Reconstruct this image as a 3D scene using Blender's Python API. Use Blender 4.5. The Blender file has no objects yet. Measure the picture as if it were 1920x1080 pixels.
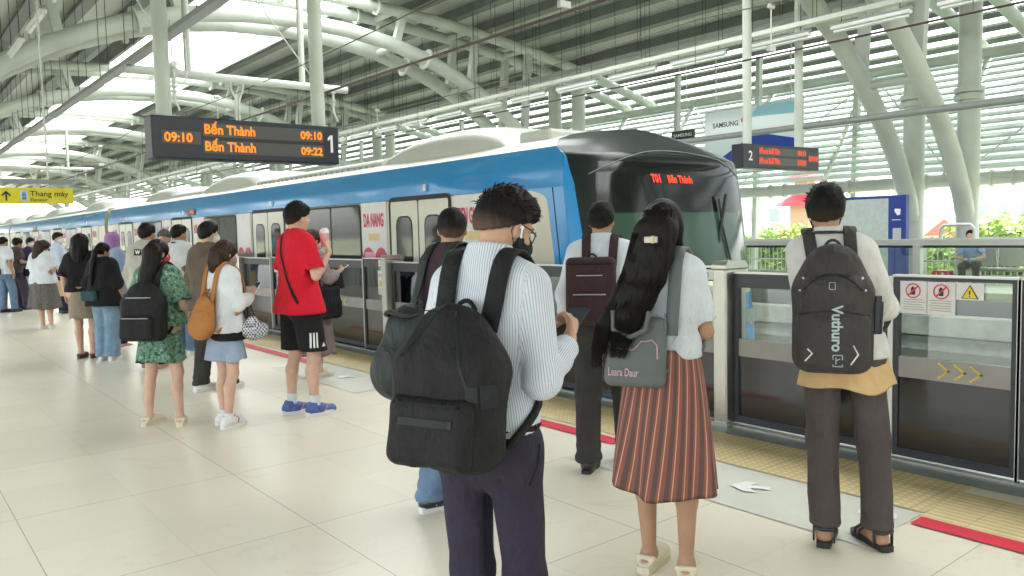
import bpy, math, random
import numpy as np
from mathutils import Vector, Matrix, Euler
random.seed(7)
C = bpy.context.scene.collection
R_ = math.radians
scene = bpy.context.scene
# ---------------------------------------------------------------- camera
CAMZ = 1.5
yaw, pit, rol = R_(38.79), R_(-4.12), R_(-1.376)
fw = Vector((math.sin(yaw)*math.cos(pit), math.cos(yaw)*math.cos(pit), math.sin(pit)))
rt = Vector((math.cos(yaw), -math.sin(yaw), 0)); up = rt.cross(fw)
rr = rt*math.cos(rol)+up*math.sin(rol); uu = -rt*math.sin(rol)+up*math.cos(rol)
cd = bpy.data.cameras.new('camera'); cam = bpy.data.objects.new('camera', cd); C.objects.link(cam)
m = Matrix((rr, uu, -fw)).transposed().to_4x4(); m.translation = (0, 0, CAMZ)
cam.matrix_world = m
cd.sensor_width = 36; cd.lens = 1501.5/1920*36; cd.clip_end = 3000; cd.clip_start = .05
scene.camera = cam
# ---------------------------------------------------------------- light
SUN_EL, SUN_AZ = R_(70), R_(80)      # azimuth from +Y towards +X
w = bpy.data.worlds.new('World'); scene.world = w; w.use_nodes = True
nt = w.node_tree; bg = nt.nodes['Background']
sky = nt.nodes.new('ShaderNodeTexSky'); sky.sky_type = 'NISHITA'; sky.sun_disc = False
sky.sun_elevation = SUN_EL; sky.sun_rotation = SUN_AZ; sky.air_density = 1.0; sky.dust_density = 2.0; sky.ozone_density = 1
hs_ = nt.nodes.new('ShaderNodeHueSaturation'); hs_.inputs['Saturation'].default_value = .3; nt.links.new(sky.outputs[0], hs_.inputs['Color']); nt.links.new(hs_.outputs[0], bg.inputs[0]); bg.inputs[1].default_value = .15
sd = bpy.data.lights.new('sun', 'SUN'); sun = bpy.data.objects.new('sun', sd); C.objects.link(sun)
sd.energy = 3.6; sd.angle = R_(4); sd.color = (1, .97, .92)
sdir = Vector((math.sin(SUN_AZ)*math.cos(SUN_EL), math.cos(SUN_AZ)*math.cos(SUN_EL), math.sin(SUN_EL)))
sun.rotation_euler = sdir.to_track_quat('Z', 'Y').to_euler(); sun.location = (0, 0, 40)
vs = scene.view_settings; vs.view_transform = 'Standard'; vs.look = 'None'; vs.gamma = 1; vs.use_curve_mapping = False
vs.exposure = 2.55
scene.cycles.max_bounces = 10; scene.cycles.diffuse_bounces = 5; scene.cycles.transparent_max_bounces = 24
scene.cycles.use_denoising = True
# ---------------------------------------------------------------- materials
MATS = {}
def mat(name, col=(.5, .5, .5), rough=.5, metal=0, var=.08, vscale=6, bump=0, bscale=60, spec=.5, sss=0, emit=None, es=1, coat=0, rvar=0, wr=0):
    if name in MATS: return MATS[name]
    M = bpy.data.materials.new(name); M.use_nodes = True; n = M.node_tree; N = n.nodes; L = n.links
    b = N['Principled BSDF']; b.inputs['Roughness'].default_value = rough; b.inputs['Metallic'].default_value = metal
    b.inputs['Specular IOR Level'].default_value = spec
    tc = N.new('ShaderNodeTexCoord')
    nz = N.new('ShaderNodeTexNoise'); nz.inputs['Scale'].default_value = vscale; nz.inputs['Detail'].default_value = 5
    L.new(tc.outputs['Object'], nz.inputs['Vector'])
    mr = N.new('ShaderNodeMapRange'); mr.inputs[1].default_value = .25; mr.inputs[2].default_value = .75
    mr.inputs[3].default_value = 1-var; mr.inputs[4].default_value = 1+var
    L.new(nz.outputs[0], mr.inputs[0])
    vm = N.new('ShaderNodeVectorMath'); vm.operation = 'SCALE'; vm.inputs[0].default_value = col
    L.new(mr.outputs[0], vm.inputs['Scale']); L.new(vm.outputs[0], b.inputs['Base Color'])
    if rvar:
        r2 = N.new('ShaderNodeMapRange'); r2.inputs[1].default_value = .3; r2.inputs[2].default_value = .7
        r2.inputs[3].default_value = max(.02, rough-rvar); r2.inputs[4].default_value = rough+rvar
        L.new(nz.outputs[0], r2.inputs[0]); L.new(r2.outputs[0], b.inputs['Roughness'])
    if bump:
        n2 = N.new('ShaderNodeTexNoise'); n2.inputs['Scale'].default_value = bscale; n2.inputs['Detail'].default_value = 4
        L.new(tc.outputs['Object'], n2.inputs['Vector'])
        bp = N.new('ShaderNodeBump'); bp.inputs['Strength'].default_value = bump; bp.inputs['Distance'].default_value = .01
        L.new(n2.outputs[0], bp.inputs['Height']); L.new(bp.outputs[0], b.inputs['Normal'])
        if wr:
            mp_ = N.new('ShaderNodeMapping'); mp_.inputs['Scale'].default_value = (1, 1, .55); mp_.inputs['Rotation'].default_value = (.3, .5, 0); L.new(tc.outputs['Object'], mp_.inputs[0])
            n3 = N.new('ShaderNodeTexNoise'); n3.inputs['Scale'].default_value = 13; n3.inputs['Detail'].default_value = 3; n3.inputs['Distortion'].default_value = 1.6; L.new(mp_.outputs[0], n3.inputs['Vector'])
            b2_ = N.new('ShaderNodeBump'); b2_.inputs['Strength'].default_value = wr; b2_.inputs['Distance'].default_value = .035; L.new(n3.outputs[0], b2_.inputs['Height']); L.new(b2_.outputs[0], bp.inputs['Normal'])
    if sss:
        b.inputs['Subsurface Weight'].default_value = sss; b.inputs['Subsurface Radius'].default_value = (.012, .006, .004); b.inputs['Subsurface Scale'].default_value = 1
    if coat: b.inputs['Coat Weight'].default_value = coat; b.inputs['Coat Roughness'].default_value = .08
    if emit: b.inputs['Emission Color'].default_value = (*emit, 1); b.inputs['Emission Strength'].default_value = es
    MATS[name] = M; M['_n'] = 1
    return M
def node_mat(name):
    M = bpy.data.materials.new(name); M.use_nodes = True; MATS[name] = M
    return M, M.node_tree.nodes, M.node_tree.links, M.node_tree.nodes['Principled BSDF']
def glass(name, tint=(.75, .8, .78), gloss=.08, rough=.02, f=1.5):
    if name in MATS: return MATS[name]
    M, N, L, b = node_mat(name); N.remove(b)
    tr = N.new('ShaderNodeBsdfTransparent'); tr.inputs[0].default_value = (*tint, 1)
    gl = N.new('ShaderNodeBsdfGlossy'); gl.inputs['Roughness'].default_value = rough; gl.inputs[0].default_value = (.95, .98, 1, 1)
    fr = N.new('ShaderNodeFresnel'); fr.inputs[0].default_value = f
    ad = N.new('ShaderNodeMath'); ad.inputs[1].default_value = gloss; L.new(fr.outputs[0], ad.inputs[0]); ad.use_clamp = True
    mx = N.new('ShaderNodeMixShader'); L.new(ad.outputs[0], mx.inputs[0]); L.new(tr.outputs[0], mx.inputs[1]); L.new(gl.outputs[0], mx.inputs[2])
    L.new(mx.outputs[0], N['Material Output'].inputs[0]); return M
def translucent(name, col=(.8, .85, .83), t=.6, clear=0):
    if name in MATS: return MATS[name]
    M, N, L, b = node_mat(name); b.inputs['Base Color'].default_value = (*col, 1); b.inputs['Roughness'].default_value = .35
    tr = N.new('ShaderNodeBsdfTranslucent'); tr.inputs[0].default_value = (*col, 1)
    mx = N.new('ShaderNodeMixShader'); mx.inputs[0].default_value = t
    L.new(b.outputs[0], mx.inputs[1]); L.new(tr.outputs[0], mx.inputs[2]); out = mx
    if clear:
        tp = N.new('ShaderNodeBsdfTransparent'); m2 = N.new('ShaderNodeMixShader'); m2.inputs[0].default_value = clear
        L.new(mx.outputs[0], m2.inputs[1]); L.new(tp.outputs[0], m2.inputs[2]); out = m2
    L.new(out.outputs[0], N['Material Output'].inputs[0]); return M

STEEL = mat('white_steel_paint', (.56, .6, .54), .42, var=.14, vscale=1.2)
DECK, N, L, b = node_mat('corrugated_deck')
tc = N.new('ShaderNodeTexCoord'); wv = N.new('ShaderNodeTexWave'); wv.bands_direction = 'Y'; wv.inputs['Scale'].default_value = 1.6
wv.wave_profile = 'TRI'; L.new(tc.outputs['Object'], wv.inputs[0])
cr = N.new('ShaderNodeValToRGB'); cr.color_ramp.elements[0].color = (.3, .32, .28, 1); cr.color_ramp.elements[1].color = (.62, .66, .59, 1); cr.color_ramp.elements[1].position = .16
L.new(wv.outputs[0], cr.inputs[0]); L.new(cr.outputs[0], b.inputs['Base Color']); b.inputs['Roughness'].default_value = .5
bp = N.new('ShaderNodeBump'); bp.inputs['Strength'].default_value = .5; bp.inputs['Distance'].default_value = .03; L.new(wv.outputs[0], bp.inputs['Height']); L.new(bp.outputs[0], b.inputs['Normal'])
PURL = mat('purlin_shade_grey', (.19, .21, .19), .5, var=.15, vscale=2)  # grey darkened so the colour itself carries the purlins' shade
METAL = mat('brushed_steel', (.55, .55, .5), .32, 1, var=.05, bump=.05)
ALU = mat('satin_aluminium', (.62, .62, .58), .4, .7, var=.05)
WHITEP = mat('white_enamel', (.78, .8, .76), .35, var=.03)
GREYP = mat('grey_painted_metal', (.28, .3, .29), .45, var=.06)
DARKM = mat('dark_grey_metal', (.035, .038, .045), .4, var=.1)
BLACKG = mat('glossy_black_panel', (.018, .014, .012), .08, var=.1, spec=.8)
CABLE = mat('black_rubber_cable', (.03, .03, .03), .5)
CONC = mat('weathered_concrete', (.4, .41, .36), .85, var=.3, vscale=3, bump=.4, bscale=20)
DCONC = mat('trackbed_concrete', (.2, .2, .18), .9, var=.25, vscale=2, bump=.4, bscale=15)
SKYL = translucent('milky_skylight_sheet', (.9, .93, .92), .85)
LOUV = translucent('frosted_louvre_glass', (.56, .66, .62), .4, .14)
PSDG = glass('platform_door_glass', (.86, .9, .86), .04)
CLEARG = glass('clear_glass', (.85, .9, .86), .03)
RED = mat('red_floor_tape', (.68, .02, .05), .4, var=.12)
YEL = mat('yellow_sign', (.72, .62, .02), .4)
# ---------------------------------------------------------------- mesh helpers
def tag(o, label=None, cat=None, group=None, kind=None):
    if label: o['label'] = label
    if cat: o['category'] = cat
    if group: o['group'] = group
    if kind: o['kind'] = kind
    return o
def thing(name, label, cat, loc=(0, 0, 0), rz=0, group=None):
    o = bpy.data.objects.new(name, None); C.objects.link(o); o.location = loc; o.rotation_euler = (0, 0, rz); o.empty_display_size = .1
    return tag(o, label, cat, group)
def frame_of(d, hint=Vector((0, 0, 1))):
    d = Vector(d).normalized()
    if abs(d.dot(hint)) > .98: hint = Vector((1, 0, 0))
    x = d.cross(hint).normalized(); y = x.cross(d).normalized(); return x, y
class MB:
    def __init__(s): s.v = []; s.f = []; s.mi = []; s.cur = 0; s.sm = []; s.smooth = False
    def add(s, vs_, fs, smooth=None):
        k = len(s.v); s.v += [tuple(p) for p in vs_]
        for f in fs: s.f.append(tuple(i+k for i in f)); s.mi.append(s.cur); s.sm.append(s.smooth if smooth is None else smooth)
        return s
    def box(s, a, b, bevel=0):
        x0, y0, z0 = [min(p, q) for p, q in zip(a, b)]; x1, y1, z1 = [max(p, q) for p, q in zip(a, b)]
        c = bevel
        if not c:
            vs_ = [(x0, y0, z0), (x1, y0, z0), (x1, y1, z0), (x0, y1, z0), (x0, y0, z1), (x1, y0, z1), (x1, y1, z1), (x0, y1, z1)]
            return s.add(vs_, [(3, 2, 1, 0), (4, 5, 6, 7), (0, 1, 5, 4), (1, 2, 6, 5), (2, 3, 7, 6), (3, 0, 4, 7)])
        bm_v = []; 
        def ring(z, i):
            return [(x0+i, y0, z), (x1-i, y0, z), (x1, y0+i, z), (x1, y1-i, z), (x1-i, y1, z), (x0+i, y1, z), (x0, y1-i, z), (x0, y0+i, z)]
        r = [ring(z0, c)]; 
        rr_ = [[(min(max(x, x0+c*.6), x1-c*.6), min(max(y, y0+c*.6), y1-c*.6), z0) for x, y, z in ring(z0, c)], ring(z0+c, c), ring(z1-c, c),
               [(min(max(x, x0+c*.6), x1-c*.6), min(max(y, y0+c*.6), y1-c*.6), z1) for x, y, z in ring(z1, c)]]
        vs_ = sum(rr_, []); fs = [tuple(range(7, -1, -1)), tuple(range(24, 32))]
        for j in range(3):
            for i in range(8): fs.append((j*8+i, j*8+(i+1) % 8, (j+1)*8+(i+1) % 8, (j+1)*8+i))
        return s.add(vs_, fs)
    def obox(s, cen, ax, ay, az, hx, hy, hz):
        cen = Vector(cen); ax, ay, az = Vector(ax).normalized(), Vector(ay).normalized(), Vector(az).normalized()
        vs_ = [cen+ax*hx*i+ay*hy*j+az*hz*k for k in (-1, 1) for (i, j) in ((-1, -1), (1, -1), (1, 1), (-1, 1))]
        return s.add(vs_, [(3, 2, 1, 0), (4, 5, 6, 7), (0, 1, 5, 4), (1, 2, 6, 5), (2, 3, 7, 6), (3, 0, 4, 7)])
    def beam(s, a, b, w, h, hint=(0, 0, 1)):
        a, b = Vector(a), Vector(b); d = b-a; x, y = frame_of(d, Vector(hint)); return s.obox((a+b)/2, x, y, d, w/2, h/2, d.length/2)
    def tube(s, pts, r, n=10, caps=True, smooth=True):
        pts = [Vector(p) for p in pts]; m_ = len(pts); rs = r if isinstance(r, (list, tuple)) else [r]*m_
        vs_ = []; x = None
        for i, p in enumerate(pts):
            d = (pts[min(i+1, m_-1)]-pts[max(i-1, 0)]).normalized()
            if x is None: x, y = frame_of(d)
            else:
                x = (x-d*x.dot(d)).normalized(); y = d.cross(x)
            y = d.cross(x)
            for k in range(n):
                a = 2*math.pi*k/n; vs_.append(p+x*math.cos(a)*rs[i]+y*math.sin(a)*rs[i])
        fs = [(i*n+k, i*n+(k+1) % n, (i+1)*n+(k+1) % n, (i+1)*n+k) for i in range(m_-1) for k in range(n)]
        s.add(vs_, fs, smooth)
        if caps: s.add(vs_[:n], [tuple(range(n-1, -1, -1))], False); s.add(vs_[-n:], [tuple(range(n))], False)
        return s
    def ribbon(s, pts, nrm, w, t=.004):
        pts = [Vector(p) for p in pts]; m_ = len(pts); vs_ = []
        ws = w if isinstance(w, (list, tuple)) else [w]*m_
        for i, p in enumerate(pts):
            d = (pts[min(i+1, m_-1)]-pts[max(i-1, 0)]).normalized(); nn = Vector(nrm[i]); nn = (nn-d*nn.dot(d)).normalized(); x = d.cross(nn)
            h = ws[i]/2
            vs_ += [p-x*h-nn*t*.4, p-x*h*.85-nn*t, p+x*h*.85-nn*t, p+x*h-nn*t*.4, p+x*h+nn*t*.4, p+x*h*.85+nn*t, p-x*h*.85+nn*t, p-x*h+nn*t*.4]
        fs = [(i*8+k, i*8+(k+1) % 8, (i+1)*8+(k+1) % 8, (i+1)*8+k) for i in range(m_-1) for k in range(8)]
        fs += [tuple(range(7, -1, -1)), tuple(range((m_-1)*8, m_*8))]
        return s.add(vs_, fs, True)
    def prism(s, poly, fn, t0, t1):
        """poly in 2d, fn(u,v,t)->3d"""
        n = len(poly); vs_ = [fn(u, v, t0) for u, v in poly]+[fn(u, v, t1) for u, v in poly]
        return s.add(vs_, [tuple(range(n-1, -1, -1)), tuple(range(n, 2*n))]+[(i, (i+1) % n, n+(i+1) % n, n+i) for i in range(n)], False)
    def mesh(s, name, mats):
        me = bpy.data.meshes.new(name); me.from_pydata([tuple(v) for v in s.v], [], s.f)
        for m_ in (mats if isinstance(mats, (list, tuple)) else [mats]): me.materials.append(m_)
        me.polygons.foreach_set('material_index', s.mi); me.polygons.foreach_set('use_smooth', s.sm); me.update(); return me
    def build(s, name, mats, parent=None, fixn=False):
        me = s.mesh(name, mats)
        if fixn:
            import bmesh; bm = bmesh.new(); bm.from_mesh(me); bmesh.ops.recalc_face_normals(bm, faces=bm.faces); bm.to_mesh(me); bm.free()
        o = bpy.data.objects.new(name, me); C.objects.link(o)
        if parent: o.parent = parent
        return o
def build_each(mb, name, mats, parent):
    """every loose piece of mb becomes a part of its own"""
    par = {}
    def find(a):
        while par[a] != a: par[a] = par[par[a]]; a = par[a]
        return a
    key = [tuple(round(c, 4) for c in v) for v in mb.v]
    for k in key: par.setdefault(k, k)
    for f in mb.f:
        r = find(key[f[0]])
        for i in f[1:]:
            q = find(key[i])
            if q != r: par[q] = r
    grp = {}
    for n, f in enumerate(mb.f): grp.setdefault(find(key[f[0]]), []).append(n)
    out = []
    for fs in grp.values():
        p = MB(); idx = {}
        for n in fs:
            g = []
            for i in mb.f[n]:
                if i not in idx: idx[i] = len(p.v); p.v.append(mb.v[i])
                g.append(idx[i])
            p.f.append(tuple(g)); p.mi.append(mb.mi[n]); p.sm.append(mb.sm[n])
        out.append(p.build(name, mats, parent))
    return out
def copy_tree(o, parent=None):
    c = o.copy(); C.objects.link(c)
    if parent: c.parent = parent
    for ch in list(o.children): copy_tree(ch, c)
    return c
_txt = {}
def text_geo(body, size=1, bold=0, spacing=1, align='LEFT'):
    cu = bpy.data.curves.new('t', 'FONT'); cu.body = body; cu.size = size; cu.offset = bold; cu.space_character = spacing; cu.align_x = align; cu.resolution_u = 4
    o = bpy.data.objects.new('t', cu); C.objects.link(o); dg = bpy.context.evaluated_depsgraph_get()
    me = bpy.data.meshes.new_from_object(o.evaluated_get(dg)); v = [tuple(p.co) for p in me.vertices]; f = [tuple(p.vertices) for p in me.polygons]
    bpy.data.objects.remove(o); bpy.data.curves.remove(cu); bpy.data.meshes.remove(me); return v, f
def put_text(mb, body, size, origin, ax, ay, bold=0, spacing=1, align='LEFT', sx=1):
    v, f = text_geo(body, size, bold, spacing, align); o = Vector(origin); ax = Vector(ax); ay = Vector(ay)
    mb.add([o+ax*p[0]*sx+ay*p[1] for p in v], f, False); return mb
def struct(o): o['kind'] = 'structure'; return o
# ================================================================ SETTING
CX = 9.2
FLOOR, N, L, b = node_mat('platform_tiles')
tc = N.new('ShaderNodeTexCoord'); sp = N.new('ShaderNodeSeparateXYZ'); L.new(tc.outputs['Object'], sp.inputs[0])
def mth(op, a, b_=None, clamp=False):
    n = N.new('ShaderNodeMath'); n.operation = op; n.use_clamp = clamp
    for i, v in enumerate((a, b_)):
        if v is None: continue
        if isinstance(v, (int, float)): n.inputs[i].default_value = v
        else: L.new(v, n.inputs[i])
    return n.outputs[0]
def line(co, off, per, wd):
    t = mth('ADD', co, -off+per/2+per*200); t = mth('MODULO', t, per); t = mth('SUBTRACT', t, per/2); t = mth('ABSOLUTE', t); return mth('LESS_THAN', t, wd/2)
lx = line(sp.outputs[0], 2.9, 1.18, .005); ly = line(sp.outputs[1], 2.65, 1.18, .005)
lx2 = line(sp.outputs[0], 2.9+.59, 1.18, .003); ly2 = line(sp.outputs[1], 2.65+.59, 1.18, .003)
ln = mth('MAXIMUM', lx, ly); ln2 = mth('MULTIPLY', mth('MAXIMUM', lx2, ly2), .35); ln = mth('MAXIMUM', ln, ln2)
cx_ = N.new('ShaderNodeCombineXYZ'); L.new(mth('FLOOR', mth('DIVIDE', mth('ADD', sp.outputs[0], -2.9), .59)), cx_.inputs[0]); L.new(mth('FLOOR', mth('DIVIDE', mth('ADD', sp.outputs[1], -2.65), .59)), cx_.inputs[1])
wn = N.new('ShaderNodeTexWhiteNoise'); L.new(cx_.outputs[0], wn.inputs[0])
n1 = N.new('ShaderNodeTexNoise'); n1.inputs['Scale'].default_value = .7; n1.inputs['Detail'].default_value = 6; L.new(tc.outputs['Object'], n1.inputs[0])
n2 = N.new('ShaderNodeTexNoise'); n2.inputs['Scale'].default_value = 90; n2.inputs['Detail'].default_value = 3; L.new(tc.outputs['Object'], n2.inputs[0])
val = mth('ADD', mth('MULTIPLY', wn.outputs[0], .05), mth('ADD', mth('MULTIPLY', n1.outputs[0], .14), mth('ADD', mth('MULTIPLY', n2.outputs[0], .16), .80)))
n4 = N.new('ShaderNodeTexNoise'); n4.inputs['Scale'].default_value = 2.2; n4.inputs['Detail'].default_value = 9; n4.inputs['Roughness'].default_value = .72; n4.inputs['Distortion'].default_value = .8; L.new(tc.outputs['Object'], n4.inputs[0])
sc_ = N.new('ShaderNodeMapRange'); sc_.inputs[1].default_value = .56; sc_.inputs[2].default_value = .72; sc_.inputs[3].default_value = 1; sc_.inputs[4].default_value = .86; L.new(n4.outputs[0], sc_.inputs[0]); val = mth('MULTIPLY', val, sc_.outputs[0])
vm = N.new('ShaderNodeVectorMath'); vm.operation = 'SCALE'; vm.inputs[0].default_value = (.80, .735, .59); L.new(val, vm.inputs['Scale'])
mx = N.new('ShaderNodeMix'); mx.data_type = 'RGBA'; L.new(ln, mx.inputs[0]); L.new(vm.outputs[0], mx.inputs[6]); mx.inputs[7].default_value = (.38, .36, .29, 1)
L.new(mx.outputs[2], b.inputs['Base Color'])
L.new(mth('ADD', mth('MULTIPLY', n1.outputs[0], .16), .24), b.inputs['Roughness'])
bp = N.new('ShaderNodeBump'); bp.inputs['Strength'].default_value = .12; bp.inputs['Distance'].default_value = .003; L.new(n2.outputs[0], bp.inputs['Height']); L.new(bp.outputs[0], b.inputs['Normal'])
def tact(name, bars):
    global N, L
    M, N, L, b = node_mat(name); tc = N.new('ShaderNodeTexCoord'); sp = N.new('ShaderNodeSeparateXYZ'); L.new(tc.outputs['Object'], sp.inputs[0])
    def cell(co, per):
        t = mth('MODULO', mth('ADD', co, per*300), per); return mth('ABSOLUTE', mth('SUBTRACT', t, per/2))
    cxx = cell(sp.outputs[0], .05); cyy = cell(sp.outputs[1], .05)
    if bars: h = mth('LESS_THAN', cxx, .011)
    else: h = mth('LESS_THAN', mth('POWER', mth('ADD', mth('MULTIPLY', cxx, cxx), mth('MULTIPLY', cyy, cyy)), .5), .014)
    seam = mth('MAXIMUM', line(sp.outputs[0], 4.15, .3, .005), line(sp.outputs[1], .1, .3, .005))
    nz = N.new('ShaderNodeTexNoise'); nz.inputs['Scale'].default_value = 8; nz.inputs['Detail'].default_value = 6; L.new(tc.outputs['Object'], nz.inputs[0])
    v = mth('ADD', mth('MULTIPLY', h, .2), mth('ADD', mth('MULTIPLY', nz.outputs[0], .35), .62)); v = mth('SUBTRACT', v, mth('MULTIPLY', seam, .25))
    vm = N.new('ShaderNodeVectorMath'); vm.operation = 'SCALE'; vm.inputs[0].default_value = (.80, .63, .33); L.new(v, vm.inputs['Scale']); L.new(vm.outputs[0], b.inputs['Base Color'])
    b.inputs['Roughness'].default_value = .5
    bp = N.new('ShaderNodeBump'); bp.inputs['Strength'].default_value = .6; bp.inputs['Distance'].default_value = .004; L.new(h, bp.inputs['Height']); L.new(bp.outputs[0], b.inputs['Normal'])
    return M
TACT = tact('yellow_tactile_domes', False); TACTB = tact('yellow_tactile_bars', True)
GREYF = mat('grey_floor_marking', (.62, .62, .54), .42, var=.08, vscale=4, bump=.1)
SILL = mat('door_sill_plate', (.3, .33, .31), .45, .3, var=.15, vscale=5)
WHMARK = mat('white_floor_marking', (.8, .8, .78), .5, var=.06, vscale=30)
Y0, Y1 = -45, 120
struct(MB().box((-6, Y0, -.9), (5.02, Y1, 0)).build('platform_floor', FLOOR))
struct(MB().box((13.28, Y0, -2.3), (20.2, Y1, 0)).build('opposite_platform_floor', mat('opposite_floor', (.5, .5, .43), .4)))
struct(MB().box((5.2, Y0, -2.2), (13.2, Y1, -1.35)).box((13.2, Y0, -2.2), (13.6, Y1, -1.0)).build('track_bed', DCONC))
o = MB().box((13.08, Y0, -.32), (13.28, Y1, -.02)).box((13.16, Y0, -.58), (13.28, Y1, -.36)).build('opposite_platform_edge', CONC); struct(o)
# markings (4 mm sheets)
def sheet(mb, x0, x1, y0, y1, z): mb.add([(x0, y0, z), (x1, y0, z), (x1, y1, z), (x0, y1, z)], [(0, 1, 2, 3)])
t = MB(); r = MB(); g_ = MB(); u_ = MB()
PIT = 4.95; P0 = 3.62          # screen door pillars at P0 + k*PIT
for k in range(-3, 22):
    c = 1.82+k*PIT
    sheet(t, 4.14, 4.74, c, c+PIT-.9, .004); sheet(u_, 4.08, 4.62, c-.9, c-.004, .004)
    sheet(g_, 3.5, 4.12, c, c+2.0, .004)
    sheet(r, 3.94, 4.07, c+2.02, c+PIT-.02, .008)
struct(u_.build('tactile_bars', TACTB))
struct(t.build('tactile_paving', TACT)); struct(r.build('red_waiting_line', RED)); struct(g_.build('grey_queue_marking', GREYF))
t = MB(); sheet(t, 4.75, 5.0, Y0, Y1, .004); struct(t.build('door_sill_strip', SILL))
# queue arrows
def arrow(mb, x, y, ang, s=.2):
    P = [(-.5, .13), (.06, .13), (-.16, .45), (.2, .45), (.6, 0), (.2, -.45), (-.16, -.45), (.06, -.13), (-.5, -.13), (.28, 0)]
    ca, sa = math.cos(ang), math.sin(ang)
    mb.add([(x+s*(px*ca-py*sa), y+s*(px*sa+py*ca), .012) for px, py in P], [(8, 7, 9, 1, 0), (2, 1, 9, 4, 3), (9, 7, 6, 5, 4)])
    return mb
a_ = MB()
for k in range(-1, 14):
    c = 1.82+k*PIT
    arrow(a_, 3.84, c+.82, R_(120)); arrow(a_, 3.93, c+.14, R_(20)); arrow(a_, 3.9, c+1.6, R_(-20))
struct(a_.build('white_queue_arrows', WHMARK))
# rails
for nm, xs in (('near_rails', (6.25, 7.65)), ('far_rails', (10.75, 12.15))):
    m_ = MB()
    for x in xs: m_.box((x-.035, Y0, -1.22), (x+.035, Y1, -1.06)); m_.box((x-.25, Y0, -1.35), (x+.25, Y1, -1.23))
    struct(m_.build(nm, mat('rail_steel', (.2, .17, .14), .4, .6)))
# ---------------------------------------------------------------- ground far below, town
GROUND = mat('dusty_ground', (.2, .22, .14), .95, var=.35, vscale=.05)
m_ = MB(); sheet(m_, -900, 1500, -900, 1500, -9); struct(m_.build('ground', GROUND))
# ================================================================ ROOF
def uz(x): return 8.02-.0099*(x-CX)**2          # upper chord
PRX = [0, 1.5, 2.8, 4, 5, 5.8, 6.6, 7.3, 8, 8.7, 9.3, 9.8, 10.15, 10.35, 10.45]
PRZ = [7.15, 7.08, 6.9, 6.58, 6.2, 5.82, 5.35, 4.85, 4.25, 3.6, 2.9, 2.15, 1.4, .7, 0]
def lz(x):
    return float(np.interp(abs(x-CX), PRX, PRZ))
roof = thing('station_roof', 'curved white corrugated platform roof with dark purlins and a bright central skylight', 'roof')
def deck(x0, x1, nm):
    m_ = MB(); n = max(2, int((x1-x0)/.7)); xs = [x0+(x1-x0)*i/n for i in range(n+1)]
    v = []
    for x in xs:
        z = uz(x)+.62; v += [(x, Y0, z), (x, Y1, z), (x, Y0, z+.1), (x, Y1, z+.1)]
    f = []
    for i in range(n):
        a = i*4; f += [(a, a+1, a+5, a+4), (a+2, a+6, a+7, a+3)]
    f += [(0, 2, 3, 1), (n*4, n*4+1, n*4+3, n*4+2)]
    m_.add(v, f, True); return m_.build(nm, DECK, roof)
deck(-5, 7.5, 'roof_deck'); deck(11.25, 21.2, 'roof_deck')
m_ = MB(); v = []; 
for x in (7.5, 8.75, 10, 11.25): v += [(x, Y0, uz(x)+.66), (x, Y1, uz(x)+.66)]
m_.add(v, [(0, 1, 3, 2), (2, 3, 5, 4), (4, 5, 7, 6)]); m_.build('skylight', SKYL, roof)
px = 15.97-1.33*18
pm = 0
while px < 21:
    if not (7.3 < px < 11.4) and px > -4.8:
        z = uz(px)
        MB().box((px-.05, Y0, z+.34), (px+.05, Y1, z+.61)).box((px-.17, Y0, z+.3), (px+.17, Y1, z+.34)).build('purlin', PURL, roof)
    px += 1.33
for px in (7.45, 11.3):
    z = uz(px); MB().box((px-.06, Y0, z+.05), (px+.06, Y1, z+.6)).build('skylight_edge_beam', PURL, roof)
# arches
def arch(y, idx):
    t = thing('roof_arch', f'white tubular roof arch over both tracks, {idx}', 'roof arch', (0, y, 0), 0, 'white tubular arches holding the station roof')
    for dy in (-.6, .6):
        lo = [(CX-x_, dy, z_) for x_, z_ in zip(PRX[:0:-1], PRZ[:0:-1])]+[(CX+x_, dy, z_) for x_, z_ in zip(PRX, PRZ)]
        MB().tube(lo, .2, 12).build('lower_tube', STEEL, t)
        hi = [(x, dy, uz(x)-.1) for x in np.linspace(-4.6, 23.4, 24)]
        MB().tube(hi, .155, 10).build('upper_tube', STEEL, t)
        for x in (19.35, CX*2-19.35):
            MB().tube([(x, dy, 0), (x, dy, uz(x)-.2)], .235, 14).tube([(x, dy, 4.15), (x, dy, 4.27)], .31, 14).tube([(x, dy, 4.31), (x, dy, 4.43)], .31, 14).build('column', STEEL, t)
        s_ = MB()
        for x in (6.2, 12.2, 3.6, 14.8, 16.9, 1.5): s_.beam((x, dy, lz(x)+.1), (x+(.25 if x > CX else -.25), dy, uz(x)-.15), .2, .2)
        build_each(s_, 'strut', STEEL, t)
        fl = MB()
        for x in (5.2, 13.2):
            z = lz(x); sl = (lz(x+.2)-lz(x-.2))/.4; d = Vector((1, 0, sl)).normalized()
            c0 = Vector((x, dy, z)); fl.tube([c0-d*.03, c0+d*.03], .31, 16)
            z = uz(x-2.2 if x < CX else x-1.6); xx = x-2.2 if x < CX else x-1.6; c0 = Vector((xx, dy, z-.1)); fl.tube([c0-Vector((.03, 0, 0)), c0+Vector((.03, 0, 0))], .24, 16)
        build_each(fl, 'flange', STEEL, t)
    m_ = MB()
    for x in (3.6, 6.2, 9.2, 12.2, 14.8, 17): m_.tube([(x, -.6, lz(x)), (x, .6, lz(x))], .1, 8).tube([(x, -.6, uz(x)-.1), (x, .6, uz(x)-.1)], .1, 8)
    build_each(m_, 'cross_tube', STEEL, t)
    return t
names = ['nearest, legs right of board 2', 'second from the camera', 'third from the camera', 'fourth from the camera', 'fifth from the camera']
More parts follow.
